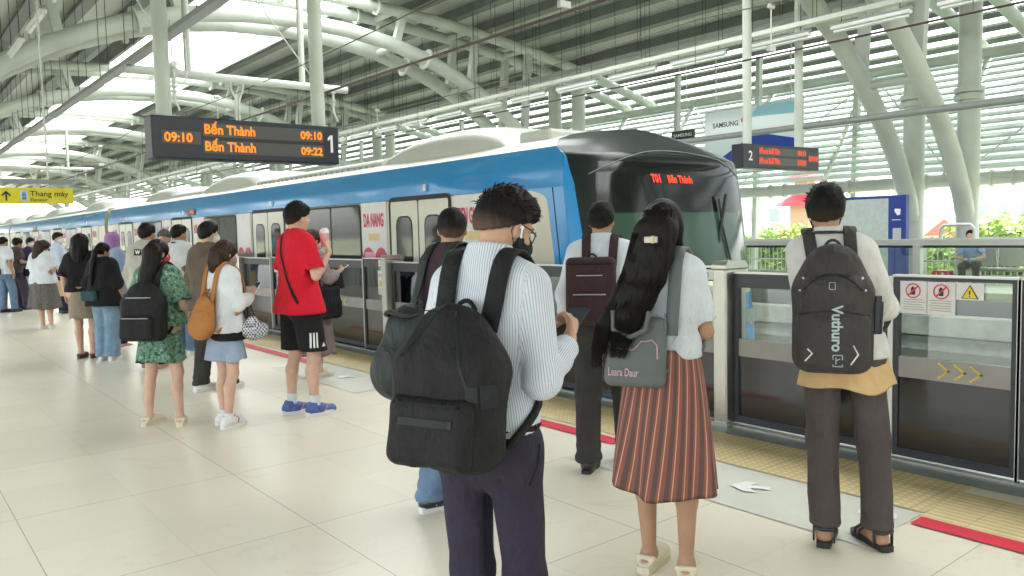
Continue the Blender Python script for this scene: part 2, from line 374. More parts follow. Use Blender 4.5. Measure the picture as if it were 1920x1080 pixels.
for k, y in enumerate((8.25, 20.8, 33.5, 46.1, 58.7, 71.3, 83.9, 96.5)):
    a = arch(y, names[k] if k < 5 else 'among the smallest at the far end')
for y in (-4.4, -17, -29.6): arch(y, 'behind the camera')
# cross beams between columns, along the platform
def prun(name, label, cat, x, z, r, mt=STEEL, y0=Y0, y1=Y1, group=None, flg=0):
    m_ = MB(); m_.tube([(x, y0, z), (x, y1, z)], r, 10)
    if flg:
        y = 1.2
        while y < 40: m_.tube([(x, y, z), (x, y+.05, z)], r*1.28, 12); m_.tube([(x, y+.45, z), (x, y+.5, z)], r*1.28, 12); y += flg
    return tag(m_.build(name, mt), label, cat, group)
prun('edge_beam', 'thick white horizontal pipe beam with flanges below the louvre wall', 'pipe beam', 19.95, 2.42, .15, flg=1.9)
prun('eaves_beam', 'white tube beam along the top of the frosted louvre wall', 'pipe beam', 22.75, 5.75, .15)
prun('roof_beam', 'white tube beam under the roof above the far platform lights', 'pipe beam', 18.5, 6.6, .12)
prun('cable_duct', 'grey straight cable duct crossing in front of the slanted white columns', 'cable duct', 16.2, 3.62, .07, GREYP)
# louvre wall
lw = thing('louvre_wall', 'sloping wall of frosted glass louvres behind the far platform', 'louvre wall', (0, 0, 0))
NB = 17
for i in range(NB):
    f = i/(NB-1); x = 20.35+f*2.45; z = 2.75+f*3.0
    m_ = MB()
    for j in range(52):
        y = Y0+j*3.15; m_.obox((x+.12, y+1.55, z), (1, 0, .45), (0, 1, 0), (-.45, 0, 1), .12, 1.53, .008)
    m_.build('louvre_blade', LOUV, lw)
    MB().obox((x-.06, (Y0+Y1)/2, z-.075), (1, 0, 0), (0, 1, 0), (0, 0, 1), .016, (Y1-Y0)/2, .02).build('louvre_rail', STEEL, lw)
m_ = MB()
for j in range(53):
    y = Y0+j*3.15; m_.beam((20.25, y, 2.5), (22.85, y, 5.8), .07, .12)
build_each(m_, 'louvre_mullion', STEEL, lw)
m_ = MB()
for j in range(-1, 14):
    y = 2+j*6.3; m_.tube([(20.1, y, 2.5), (22.5, y+3.1, 5.6)], .02, 5); m_.tube([(20.1, y+6.2, 2.5), (22.5, y+3.1, 5.6)], .02, 5)
build_each(m_, 'wind_brace', STEEL, lw)
lw2 = thing('louvre_wall', 'matching frosted louvre wall on the near side behind the camera', 'louvre wall', (2*CX, 0, 0))
for ch in [c for c in lw.children if not c.name.startswith('wind')]:
    c2 = ch.copy(); C.objects.link(c2); c2.parent = lw2
lw2.scale = (-1, 1, 1)
# stepped outer roof strips over louvres
for i, (x0, x1, z) in enumerate(((21.22, 21.72, 7.02), (21.76, 22.2, 6.83), (22.24, 22.68, 6.62), (22.72, 23.16, 6.4), (23.2, 23.64, 6.18))):
    MB().box((x0, Y0, z), (x1, Y1, z+.06)).build('roof_step', DECK, roof)
    MB().box((x0, Y0, z-.13), (x0+.04, Y1, z-.004)).build('step_fascia', PURL, roof)
# posts between columns
for k, (y0_, n_) in enumerate(((8.25, 3), (20.8, 3), (33.5, 3), (46.1, 3))):
    for j in range(n_):
        y = y0_+3.15*(j+1)
        tag(MB().beam((21.3, y, 0.0), (21.6, y, 6.6), .14, .18).build('louvre_post', STEEL), 'slim white upright post behind the far platform louvre wall', 'post', 'slim posts of the louvre wall')
# ---------------------------------------------------------------- light rows
LT = mat('fluorescent_batten', (.85, .87, .86), .3, var=.02)
def light_row(x, z, ys, lab, grp, rod=True, yaw_=0):
    first = None
    for i, y in enumerate(ys):
        if first is None:
            t = thing('batten_light', lab, 'light', (x, y, z), 0, grp); first = t
            MB().box((-.06, -.75, 0), (.06, .75, .07), .015).build('housing', WHITEP, t)
            MB().tube([(0, -.7, -.03), (0, .7, -.03)], .028, 8).build('tube_lamp', LT, t)
            MB().box((-.03, -.78, .07), (.03, .78, .12)).build('mounting_rail', GREYP, t)
            h = MB()
            for yy in (-.55, .55): h.tube([(0, yy, .1), (0, yy, uz(x)-z+.5)], .009, 4)
            build_each(h, 'hanger_rod', DARKM, t)
        else:
            t = copy_tree(first); t.location.y = y
light_row(14.6, 5.15, [3.6+1.95*i for i in range(26)], 'white batten light hanging in a row above the far platform edge', 'batten lights above the far platform')
light_row(2.55, 5.3, [9+2.4*i for i in range(14)], 'white batten light hanging in a row above the near platform', 'batten lights above the near platform')
def tray(x, z, w_, lab, y0=Y0, y1=100, gap=2.2, mt=GREYP):
    t = thing('cable_tray', lab, 'cable tray', (x, 0, z)); m_ = MB(); m_.box((-w_/2, y0, 0), (w_/2, y1, .02)); m_.box((-w_/2-.01, y0, -.0), (-w_/2, y1, .09)); m_.box((w_/2, y0, 0), (w_/2+.01, y1, .09)); m_.build('tray', mt, t)
    m_ = MB(); y = 2.
    while y < 60: m_.tube([(-w_/2, y, 0), (-w_/2, y, uz(x)-z+.5)], .008, 4); m_.tube([(w_/2, y, 0), (w_/2, y, uz(x)-z+.5)], .008, 4); y += gap
    build_each(m_, 'hanger_rod', DARKM, t)
    m_ = MB()
    for q in (-.5, 0, .5): m_.tube([(q*w_*.7, yy, .03+.01*math.sin(yy*1.7+q*5)) for yy in np.arange(y0, 60, 2.)], .014, 5)
    m_.build('cable', CABLE, t); return t
tray(4.35, 5.0, .17, 'grey cable tray running diagonally above the near platform')
tray(14.6, 5.36, .14, 'slim cable tray above the far platform lights', mt=ALU)
tray(.9, 4.4, .3, 'dark grey cable tray high in the upper left corner', mt=PURL)
tray(16.9, 6.2, .12, 'narrow conduit tray below the far roof', mt=GREYP)
# loops of hanging cable, speakers
def loopc(x, y, z, lab):
    t = thing('hanging_speaker', lab, 'speaker', (x, y, z)); 
    MB().tube([(0, 0, 0), (0, .14, -.05)], [.05, .16], 14).tube([(0, -.12, .02), (0, 0, 0)], .06, 12).build('horn', ALU, t)
    p = [(0.1+.18*math.sin(a)*.6+.05, 0, -.15-.22*math.cos(a) if a > 0 else -.37) for a in np.linspace(.01, math.pi*2-.4, 16)]
    MB().tube([(.25, 0, .5), (.25, 0, -.1), (.22, 0, -.25), (.14, 0, -.3), (.05, 0, -.25), (.02, 0, -.1), (0, 0, 0)], .012, 6).build('cable_loop', WHITEP, t)
    MB().tube([(0, 0, 0), (0, 0, .8)], .015, 6).build('drop_rod', ALU, t)
loopc(4.5, 15.2, 4.6, 'small horn speaker with a looping cable beneath the diagonal cable tray')
# ---------------------------------------------------------------- overhead line
WIRE = mat('overhead_wire', (.12, .08, .07), .5, .5)
for x, lab in ((6.97, 'overhead contact wires above the arriving train'), (11.45, 'overhead contact wires above the empty far track')):
    t = thing('overhead_wire', lab, 'overhead wire', (x, 0, 0)); m_ = MB()
    m_.tube([(0, y, 4.2) for y in (Y0, Y1)], .012, 5); m_.tube([(.05, y, 4.2) for y in (Y0, Y1)], .012, 5); m_.build('contact_wire', WIRE, t)
    m_ = MB(); m_.tube([(0, y, 4.85+.35*((y-9)/18 % 1-.5)**2*4*.6) for y in np.arange(-12, 110, 1.5)], .01, 5); m_.build('messenger_wire', WIRE, t)
    m_ = MB()
    for y in np.arange(-9, 80, 4.5): m_.tube([(0, y, 4.2), (0, y, 4.85+.35*((y-9)/18 % 1-.5)**2*4*.6)], .006, 4)
    build_each(m_, 'dropper', WIRE, t)
    m_ = MB()
    for y in np.arange(7.5, 90, 12.6): m_.box((-.09, y-.03, 4.25), (.09, y+.03, 4.33)).tube([(.0, y, 4.3), (.0, y, 5.0)], .012, 6).tube([(-.06, y, 4.95), (.06, y, 4.95)], .04, 8)
    build_each(m_, 'insulator', ALU, t)
def portal(y, x0, x1, z, lab):
    t = thing('catenary_beam', lab, 'support beam', (0, y, 0), 0, 'white beams hanging above the train track')
    MB().tube([(x0, 0, z), (x1, 0, z)], .085, 12).build('beam_tube', STEEL, t)
    for x in (x0+1.2, x1-1.1): MB().tube([(x, 0, z), (x, 0, 6.8)], .07, 10).build('hanger_post', STEEL, t)
    m_ = MB()
    for dx in (-.14, .14): m_.tube([(6.4+dx, 0, z), (6.4+dx*.9, 0, z-.22), (6.4+dx*.25, 0, z-.42), (6.4+dx*.22, 0, z-1.05)], .025, 8)
    m_.box((6.34, -.03, z-1.1), (6.46, .03, z-1.05)); m_.build('yoke', ALU, t)
    m_ = MB()
    for x in (5.1, x1-.35): m_.tube([(x, 0, z), (x, 0, z-.55)], .03, 8).tube([(x, 0, z-.25), (x, 0, z-.28)], .07, 8).tube([(x, 0, z-.35), (x, 0, z-.38)], .07, 8).tube([(x, 0, z-.5), (x+.1, 0, z-.75)], .02, 6).box((x-.05, -.05, z-.1), (x+.05, .05, z+.02))
    build_each(m_, 'insulator', ALU, t)
portal(17.2, 4.2, 9.0, 4.86, 'white tube beam with yoke and insulators right above the departure board')
portal(44, 3.2, 9.0, 5.0, 'small distant white beam just above the yellow sign')
# ---------------------------------------------------------------- platform signs
LED = mat('led_amber_text', (.4, .05, .0), .5, emit=(1, .22, .01), es=.30, var=0)
LEDR = mat('led_red_text', (.5, .02, .0), .5, emit=(1, .05, .01), es=.30, var=0)
SCR = mat('led_screen_grey', (.08, .08, .07), .4, var=.03)
BLKBOX = mat('black_sign_casing', (.018, .021, .028), .35, var=.05)
WTXT = mat('white_lettering', (.85, .85, .85), .5, var=0)
def board(name, label, y, x0, x1, z0, z1, poles, left, rows, num, num_left, clock, led, polew, bold=.0035):
    t = thing(name, label, 'departure board', (0, y, 0)); W = x1-x0; H = z1-z0
    MB().box((x0, 0, z0), (x1, .28, z1), .012).build('casing', BLKBOX, t)
    X, Z = Vector((1, 0, 0)), Vector((0, 0, 1))
    def q(a, b_, c, d, yy=-.004): return [(x0+W*a, yy, z0+H*c), (x0+W*b_, yy, z0+H*c), (x0+W*b_, yy, z0+H*d), (x0+W*a, yy, z0+H*d)]
    s_ = MB()
    for r_ in ((left[0], left[1], .35, .66), (rows[0], rows[1], .56, .88), (rows[0], rows[1], .15, .47)): s_.add(q(*r_), [(0, 1, 2, 3)])
    s_.build('screen', SCR, t)
    m_ = MB()
    put_text(m_, clock, H*.30, (x0+W*(left[0]+.012), -.008, z0+H*.40), X, Z, bold, sx=.98)
    for j, (nm, tm) in enumerate(rows[2]):
        zz = z0+H*(.625-j*.41); put_text(m_, nm, H*.32, (x0+W*(rows[0]+.006), -.008, zz), X, Z, bold, sx=rows[3]); put_text(m_, tm, H*.28, (x0+W*(rows[1]-.008), -.008, zz), X, Z, bold, align='RIGHT', sx=.98)
    build_each(m_, 'led_text', led, t)
    m_ = MB()
    if num == '1':
        cx1 = x0+W*num_left+.035; zb = z0+H*.30; h1 = H*.46; m_.add([(cx1, -.008, zb), (cx1+.035, -.008, zb), (cx1+.035, -.008, zb+h1), (cx1, -.008, zb+h1)], [(0, 1, 2, 3)]); m_.add([(cx1, -.008, zb+h1), (cx1, -.008, zb+h1*.78), (cx1-.035, -.008, zb+h1*.66), (cx1-.035, -.008, zb+h1*.82)], [(0, 3, 2, 1)])
    else: put_text(m_, num, H*.56, (x0+W*num_left, -.008, z0+H*.32), X, Z, .004)
    put_text(m_, 'VN RAIL', H*.05, (x0+W*.88, -.008, z0+H*.06), X, Z, .001) if 0 else None
    build_each(m_, 'platform_number', WTXT, t)
    for p in poles: MB().tube([(p, .14, z1), (p, .14, 7.2)], polew, 12).box((p-polew*1.3, .1, z1-.0), (p+polew*1.3, .18, z1+.03)).build('pole', STEEL, t)
    w_ = MB()
    for a_, b__ in (((poles[0]+.05, .14, 3.6), (poles[0]-1.6, .5, 6.9)), ((poles[1]-.05, .14, 3.45), (poles[1]-1.3, .4, 5.2)), ((poles[1]+.05, .14, 3.45), (poles[1]+.5, 1.4, 6.9))): w_.tube([a_, b__], .009, 5)
    build_each(w_, 'stay_wire', ALU, t)
    return t
board('departure_board', 'large black hanging departure board with amber text and a white number 1', 9.3, 2.5, 4.73, 2.385, 2.85, (2.68, 4.53), (.045, .235), (.245, .905, [('Bến Thành', '09:10'), ('Bến Thành', '09:22')], .9), '1', .93, '09:10', LED, .085)
b2 = board('departure_board', 'smaller looking black departure board above the far platform with red text and number 2', 0, 0, 2.45, 0, .46, (.3, 1.95), (.84, .985), (.19, .82, [('Bến xe Suối Tiên', '09:15'), ('Bến xe Suối Tiên', '09:20')], .62), '2', .06, '09:10', LEDR, .085, bold=.0012)
b2.location = (13.05, 9.15, 2.58); b2.rotation_euler = (0, 0, R_(-3))
for c in b2.children:
    if c.name.startswith('pole'): c.scale = (1, 1, .62); c.location.z = .17
# ================================================================ TRAIN
HW = 1.475; TX = 6.975; ZB = -1.0
CREAM = mat('cream_train_paint', (.60, .56, .44), .3, var=.03, vscale=1.5, coat=.4)
BLUE = mat('blue_train_paint', (.025, .27, .62), .22, var=.03, coat=.5)
ROOFW = mat('train_roof_white', (.62, .63, .58), .35, var=.06, vscale=2)
MASKB = mat('black_cab_mask', (.012, .017, .016), .25, var=.05, spec=.4)
WIND = mat('dark_train_window', (.05, .062, .06), .05, var=.3, vscale=1.2, spec=.6)
TDOOR = mat('train_door_cream', (.62, .6, .5), .3, var=.03, coat=.3)
RUBB = mat('black_rubber_seal', (.015, .015, .015), .6)
UNDER = mat('dark_underframe', (.05, .05, .05), .6)
POST = mat('poster_white', (.72, .69, .68), .35, var=.05)
POSTT = mat('poster_red_print', (.62, .04, .1), .4, var=.1)
POSTG = mat('poster_gold_print', (.7, .55, .25), .4)
HEART = mat('poster_heart_red', (.5, .015, .05), .35, var=.15)
PINK = mat('poster_heart_pink', (.75, .3, .5), .35, var=.1)
STAR = mat('poster_star_yellow', (.85, .65, .02), .4)
# section outline: (x offset from centre, z), left side bottom -> roof -> right side bottom
SEC = [(-1.475, ZB), (-1.475, .1), (-1.475, .9), (-1.475, 1.5), (-1.475, 1.93), (-1.46, 2.1), (-1.42, 2.26), (-1.36, 2.36), (-1.2, 2.45), (-.9, 2.53), (-.5, 2.6), (0, 2.63)]
SEC = SEC+[(-x, z) for x, z in SEC[-2::-1]]
def car(y0, y1, cab, label, posters=True):
    t = thing('train_carriage', label, 'train carriage', (TX, y0, 0), 0, 'carriages of the blue and cream metro train')
    Ln = y1-y0
    def ye(z):      # where the side starts behind the nose
        return (.22+max(0, z-1.25)*.13+max(0, (z-2.25))*1.5-max(0, 1.25-z)*.12+.32) if cab else 0
    n = len(SEC)
    def strip(i0, i1, ya, yb, mat_, nm, side_off=0):
        m_ = MB(); v = []
        for i in range(i0, i1+1):
            x, z = SEC[i]; v += [(x, ya(z) if callable(ya) else ya, z), (x, yb, z)]
        m_.add(v, [(2*k, 2*k+1, 2*k+3, 2*k+2) for k in range(i1-i0)], True); return m_.build(nm, mat_, t)
    SB = .62 if cab else 0
    for i0, i1 in ((0, 4), (n-5, n-1)): strip(i0, i1, (lambda z: ye(z)+.0), Ln, CREAM, 'side_wall')
    for i0, i1 in ((4, 7), (n-8, n-5)): strip(i0, i1, ye, Ln, BLUE, 'blue_roof_band')
    strip(7, n-8, ye, Ln, ROOFW, 'roof')
    MB().add([(x, Ln, z) for x, z in SEC], [tuple(range(n))]).build('end_wall', RUBB, t)
    if not cab: MB().add([(x, 0, z) for x, z in SEC], [tuple(range(n-1, -1, -1))]).build('end_wall', CREAM, t)
    for sx in (-1, 1):
        X = sx*(HW+.004)
        def pan(mb, ya, yb, za, zb, off=0.0): 
            xx = X+sx*off; mb.add([(xx, ya, za), (xx, yb, za), (xx, yb, zb), (xx, ya, zb)], [(0, 1, 2, 3) if sx > 0 else (3, 2, 1, 0)]); return mb
        def rpoly(ya, yb, za, zb, r, off, mb):
            P = []
            for cx__, cz__, a0 in ((yb-r, zb-r, 0), (ya+r, zb-r, 90), (ya+r, za+r, 180), (yb-r, za+r, 270)):
                for a in (0, 30, 60, 90): P.append((cx__+r*math.cos(R_(a0+a)), cz__+r*math.sin(R_(a0+a))))
            xx = X+sx*off; mb.add([(xx, p[0], p[1]) for p in P], [tuple(range(16)) if sx > 0 else tuple(range(15, -1, -1))]); return mb
        pan(MB(), ye(0)+.35, Ln, -.12, .2, .002).build('blue_skirt_band', BLUE, t)
        if cab:     # blue corner pillar on the side
            m_ = MB(); zz = np.concatenate([np.linspace(-.9, 1.75, 9), [1.8, 1.84, 1.87, 1.9, 1.93]])
            v = []
            for z in zz:
                w_ = .2+.07*max(0, z/1.9)+.35*max(0, (z-1.78)/.15)**3+(.35 if z < .1 else 0); v += [(X+sx*.002, ye(z)+.0, z), (X+sx*.002, ye(z)+w_, z)]
            m_.add(v, [(2*k, 2*k+1, 2*k+3, 2*k+2) for k in range(13)], True).build('blue_corner_pillar', BLUE, t)
            m_ = MB(); m_.tube([(X+sx*.004, ye(z)+.16, z) for z in np.linspace(-.9, 1.93, 10)], .005, 5).build('panel_seam', RUBB, t)
        dcs = [3.35+4.9*k-(0 if cab else .85) for k in range(4)]
        for di, dc in enumerate(dcs):
            d_ = rpoly(dc-.74, dc+.74, -.0, 1.97, .09, .002, MB()).build('door_surround', RUBB, t)
            for s in (-1, 1):
                a_, b_ = (dc+.012, dc+.68) if s > 0 else (dc-.68, dc-.012)
                dl = rpoly(a_, b_, .02, 1.91, .03, .006, MB()).build('door_leaf', TDOOR, t)
                g0 = rpoly(a_+.13, b_-.13, .72, 1.72, .12, .009, MB()).build('door_window_seal', RUBB, dl)
                rpoly(a_+.15, b_-.15, .74, 1.70, .11, .012, MB()).build('door_window', WIND, dl)
            pan(MB(), dc+.3-.5, dc+.36-.5, 2.02, 2.1, .012).build('door_lamp', mat('door_lamp_white', (.8, .8, .78), .3), t)
            if di < 3:
                wa, wb = dc+1.55, dc+3.35
                rpoly(wa-.03, wb+.03, .72, 1.92, .06, .004, MB()).build('window_seal', RUBB, t)
                for a_, b_ in ((wa, (wa+wb)/2-.02), ((wa+wb)/2+.02, wb)): rpoly(a_, b_, .75, 1.89, .04, .008, MB()).build('window', WIND, t)
            if posters and sx < 0:
                for (pa, pb, txt) in ((dc-1.62, dc-.8, ['TIEN GIANG', 'BAC NINH', 'HUE CITY', 'CAN THO'][di]), (dc+.8, dc+1.5, ['DA NANG', '', 'DA LAT', 'HA NOI'][di])):
                    if pa < 1.4 and cab and di == 0: pa = dc-1.62
                    p_ = pan(MB(), pa, pb, .3, 1.93, .003).build('poster', POST, t)
                    if txt:
                        m_ = MB(); sx_ = (pb-pa-.12)/(len(txt)*.2*.78*1.1)
                        put_text(m_, txt, .25, (X-.008, pb-.06, 1.6), (0, -1, 0), (0, 0, 1), .004, sx=sx_); put_text(m_, txt, .25, (X-.0075, pb-.06, 1.6), (0, -1, 0), (0, 0, 1), .009, sx=sx_)
                        m_.build('poster_heading', POSTT, p_)
                        pan(MB(), pa+.2, pb-.2, 1.40, 1.50, .006).build('poster_subtitle', POSTG, p_)
                    cy = (pa+pb)/2; s_ = (pb-pa)*.52
                    hp = []
                    for k in range(28):
                        a = 2*math.pi*k/28; hp.append((cy-s_/16*(16*math.sin(a)**3), 1.0+s_*1.15/16*(13*math.cos(a)-5*math.cos(2*a)-2*math.cos(3*a)-math.cos(4*a))))
                    MB().add([(X-.007, q_[0], q_[1]) for q_ in hp], [tuple(range(28))]).build('heart', HEART, p_)
                    if txt: pan(MB(), cy+.02, cy+s_*.75, 1.08, 1.24, .009).build('heart_photo', PINK, p_)
                    else:
                        sp_ = [(cy-.14*(1 if k % 2 == 0 else .4)*math.sin(math.pi*k/5), .95+.14*(1 if k % 2 == 0 else .4)*math.cos(math.pi*k/5)) for k in range(10)]
                        MB().add([(X-.01, cy, .95)]+[(X-.01, q_[0], q_[1]) for q_ in sp_], [(0, k+1, (k+1) % 10+1) for k in range(10)]).build('star', STAR, p_)
        # side destination screen
        yy = 12.2; pan(MB(), yy, yy+.55, 1.99, 2.12, .006).build('side_display', SCR, t)
        m_ = pan(MB(), yy+.06, yy+.26, 2.03, 2.08, .009); m_.build('side_display_text', LEDR, t)
    for sx in (-1, 1):
        m_ = MB(); xx = sx*(HW+.003)
        for z in (1.925, .24): m_.add([(xx, 1.2 if cab else 0, z), (xx, Ln, z), (xx, Ln, z+.012), (xx, 1.2 if cab else 0, z+.012)], [(0, 1, 2, 3)])
        for k in range(5):
            y = 1.3+4.9*k-(0 if cab else .85)
            if 0 < y < Ln: m_.add([(xx, y, -.9), (xx, y+.01, -.9), (xx, y+.01, 1.925), (xx, y, 1.925)], [(0, 1, 2, 3)])
        build_each(m_, 'panel_seam', RUBB if 0 else UNDER, t)
    # roof equipment
    def pod(ya, yb, h, w_, nm, rnd):
        m_ = MB(); ns = 16; v = []; ring_ = 12
        for i in range(ns+1):
            f = i/ns; y = ya+(yb-ya)*f
            hh = h*(1-abs(2*f-1)**rnd)**(1/1.6) if rnd else h
            for j in range(ring_+1):
                a = math.pi*j/ring_; ex = .55
                v.append((-w_*math.copysign(abs(math.cos(a))**ex, math.cos(a)), y, 2.4+.0+(hh+.12)*math.sin(a)**ex if 0 < j < ring_ else 2.3))
        f_ = [(i*(ring_+1)+j, i*(ring_+1)+j+1, (i+1)*(ring_+1)+j+1, (i+1)*(ring_+1)+j) for i in range(ns) for j in range(ring_)]
        m_.add(v, f_, True); m_.add(v[:ring_+1], [tuple(range(ring_+1))], False); m_.add(v[-ring_-1:], [tuple(range(ring_, -1, -1))], False)
        return m_.build(nm, ROOFW, t)
    o_ = 0 if cab else -.5
    pod(2.0+o_, 4.75+o_, .33, 1.18, 'air_conditioner', 2.6); pod(9.6+o_, 12.6+o_, .33, 1.18, 'air_conditioner', 2.6); pod(14.9, 17.4, .3, 1.15, 'air_conditioner', 2.6)
    pod(4.85+o_, 9.5+o_, .11, 1.16, 'roof_fairing', 0); pod(12.7+o_, 14.8, .11, 1.16, 'roof_fairing', 0)
    m_ = MB()
    for k in range(24):
        y = 5.0+k*.19+o_; m_.box((-1.19, y, 2.44), (-1.17, y+.02, 2.49))
    m_.build('fairing_clip', GREYP, t)
    if cab: MB().box((-1.0, 1.35, 2.42), (.2, 1.9, 2.62), .03).build('roof_box', ROOFW, t)
    m_ = MB(); m_.box((-1.3, .9, -1.15), (1.3, Ln-.3, ZB+.3)); m_.build('underframe', UNDER, t)
    if cab:
        # nose surface
        zs = [-1.0, -.6, -.2, .2, .55, .85, 1.1, 1.3, 1.5, 1.7, 1.9, 2.05, 2.2, 2.32, 2.42, 2.5, 2.56, 2.6, 2.625]
        def hw(z):
            for i in range(len(SEC)//2):
                (xa, za), (xb, zb) = SEC[i], SEC[i+1]
                if za <= z <= zb: return -(xa+(xb-xa)*(z-za)/(zb-za))
            return .05
        nx = 96; zs = list(np.interp(np.linspace(0, 18, 73), range(19), zs))
        def fy(x, z): 
            w_ = max(hw(z), .05); q = abs(x)/w_
            return ye(z)-.30*(1-q**3.8)-(0 if z < 2.25 else 0)
        v = []; def_e = 6; nx = 72
        def bpw(z): return min(.09+.05*max(0, 1.9-z)+(.0 if z < 1.95 else -.09*min(1, (z-1.95)/.37)), hw(z)*.5)+.002
        for z in zs:
            h_ = hw(z); b__ = bpw(z)
            for j in range(nx+1):
                if j <= def_e: x = -h_+b__*j/def_e
                elif j >= nx-def_e: x = h_-b__*(nx-j)/def_e
                else: x = (h_-b__)*math.sin(math.pi*((j-def_e)/(nx-2*def_e)-.5))
                v.append((x, fy(x, z), z))
        sk = MB(); 
        for i in range(len(zs)-1):
            for j in range(nx):
                a = i*(nx+1)+j; z = (zs[i]+zs[i+1])/2; x = (v[a][0]+v[a+1][0])/2
                if z > 2.32: k = 1
                elif (j < def_e or j >= nx-def_e) and z > .5: k = 0
                elif z > .95: k = 1
                elif -.25 < z < .72 and abs(x) > .35+.5*max(0, z-.2): k = 0
                elif z < -.4: k = 3
                else: k = 2
                sk.f.append((a, a+nx+1, a+nx+2, a+1)); sk.mi.append(k); sk.sm.append(True)
        sk.v = v
        sk.build('cab_front', [BLUE, MASKB, CREAM, UNDER], t)
        # windscreen: glossy sheet 6 mm proud + green lit lower cab area painted into its colour
        gm = MB(); gv = []; zz = np.linspace(1.0, 2.28, 12); nn = 22
        for z in zz:
            for j in range(nn+1):
                x = -1.2+2.4*j/nn; x *= 1-.12*max(0, (z-1.9)/.4)**2; gv.append((x, fy(x, z)-.008, z))
        gm.add(gv, [(i*(nn+1)+j, (i+1)*(nn+1)+j, (i+1)*(nn+1)+j+1, i*(nn+1)+j+1) for i in range(11) for j in range(nn)], True)
        WS, N, L, b = node_mat('tinted_windscreen')
        b.inputs['Base Color'].default_value = (.012, .018, .016, 1); b.inputs['Roughness'].default_value = .1; b.inputs['Specular IOR Level'].default_value = .36
        tc = N.new('ShaderNodeTexCoord'); sp = N.new('ShaderNodeSeparateXYZ'); L.new(tc.outputs['Object'], sp.inputs[0])
        def mp(o_, a, b__, c, d):
            n_ = N.new('ShaderNodeMapRange'); L.new(o_, n_.inputs[0]); n_.inputs[1].default_value = a; n_.inputs[2].default_value = b__; n_.inputs[3].default_value = c; n_.inputs[4].default_value = d; return n_.outputs[0]
        k1 = mp(sp.outputs[2], 1.64, 1.66, 1, 0); 
        mx = N.new('ShaderNodeMix'); mx.data_type = 'RGBA'; L.new(k1, mx.inputs[0]); mx.inputs[6].default_value = (.010, .013, .012, 1); mx.inputs[7].default_value = (.045, .085, .06, 1)
        L.new(mx.outputs[2], b.inputs['Base Color'])
        gl = gm.build('windscreen', WS, t)
        e_ = MB(); pts = [(x, fy(x, 2.3)-.012, 2.33-.28*(abs(x)/1.25)**2.2) for x in np.linspace(-1.25, 1.25, 24)]
        pts = [(p[0], fy(p[0], p[2])-.012, p[2]) for p in pts]; e_.tube(pts, .005, 6).build('windscreen_trim', GREYP, t)
        m_ = MB(); put_text(m_, 'T01', .125, (-.5, fy(0, 2.03)-.03, 1.97), (1, 0, .0), (0, .3, 1), .003, sx=.8); m_.build('destination_text', LEDR, t); m_ = MB(); put_text(m_, 'Bến Thành', .115, (-.24, fy(0, 2.03)-.03, 1.97), (1, 0, .0), (0, .3, 1), .003, sx=.8); m_.build('destination_text', LEDR, t)
        m_ = MB(); m_.tube([(.75, fy(.75, .95)-.03, .95), (.62, fy(.62, 1.5)-.03, 1.5), (.6, fy(.6, 1.75)-.03, 1.8)], .014, 6); m_.tube([(.55, fy(.6, 1.5)-.025, 1.3), (.66, fy(.6, 1.5)-.05, 1.85)], .02, 6); m_.build('wiper', DARKM, t)
        for s in (-1, 1):
            m_ = MB(); m_.tube([(s*1.1, fy(1.1, .35)-.03, .42), (s*1.1, fy(1.1, .35)+.02, .42)], .1, 16); m_.build('headlight', mat('headlight_lens', (.3, .33, .33), .1), t)
    return t
car(5.35, 25.45, True, 'nearest blue and cream carriage with the black windscreen nose facing the camera')
car(25.85, 45.6, False, 'second blue and cream carriage behind the pale gap near the purple headscarf')
car(46.0, 65.8, False, 'farthest blue and cream carriage at the far left of the train')
for y, lb in ((25.45, 'pale gangway bellows after the nearest carriage'), (45.6, 'pale gangway bellows before the farthest carriage')):
    m_ = MB()
    for k in range(5): m_.box((TX-1.36, y+.02+k*.074, -.6), (TX+1.36, y+.07+k*.074, 2.42))
    tag(m_.build('gangway', mat('gangway_cream', (.62, .58, .42), .6)), lb, 'gangway')

# ================================================================ PLATFORM SCREEN DOORS
STICK = mat('white_sticker', (.72, .7, .66), .5, var=.03)
SRED = mat('sticker_red', (.65, .04, .06), .5); SYEL = mat('sticker_yellow', (.8, .6, .03), .5); SBLK = mat('sticker_black', (.02, .02, .02), .5); SGRY = mat('sticker_grey_print', (.35, .33, .3), .6)
BANDG = mat('grey_glass_band', (.3, .28, .25), .25)
CHEV = mat('yellow_chevron_dots', (.8, .6, .02), .4)
PX = 5.0
def nosign(mb_r, mb_k, y, z, r, x):
    n = 24
    for i in range(n):
        a0, a1 = 2*math.pi*i/n, 2*math.pi*(i+1)/n
        mb_r.add([(x, y+r*math.cos(a0), z+r*math.sin(a0)), (x, y+r*math.cos(a1), z+r*math.sin(a1)), (x, y+r*.84*math.cos(a1), z+r*.84*math.sin(a1)), (x, y+r*.84*math.cos(a0), z+r*.84*math.sin(a0))], [(3, 2, 1, 0)])
    d = .075*r/1.; q = r*.62
    mb_r.add([(x, y+q+d, z-q+d), (x, y+q-d, z-q-d), (x, y-q-d, z+q-d), (x, y-q+d, z+q+d)], [(0, 1, 2, 3)])
    mb_k.add([(x+.001, y-r*.28, z-r*.55), (x+.001, y-r*.28, z+r*.3), (x+.001, y+r*.05, z+r*.62), (x+.001, y+r*.3, z+r*.3), (x+.001, y+r*.3, z-r*.55)], [(0, 1, 2, 3, 4)])
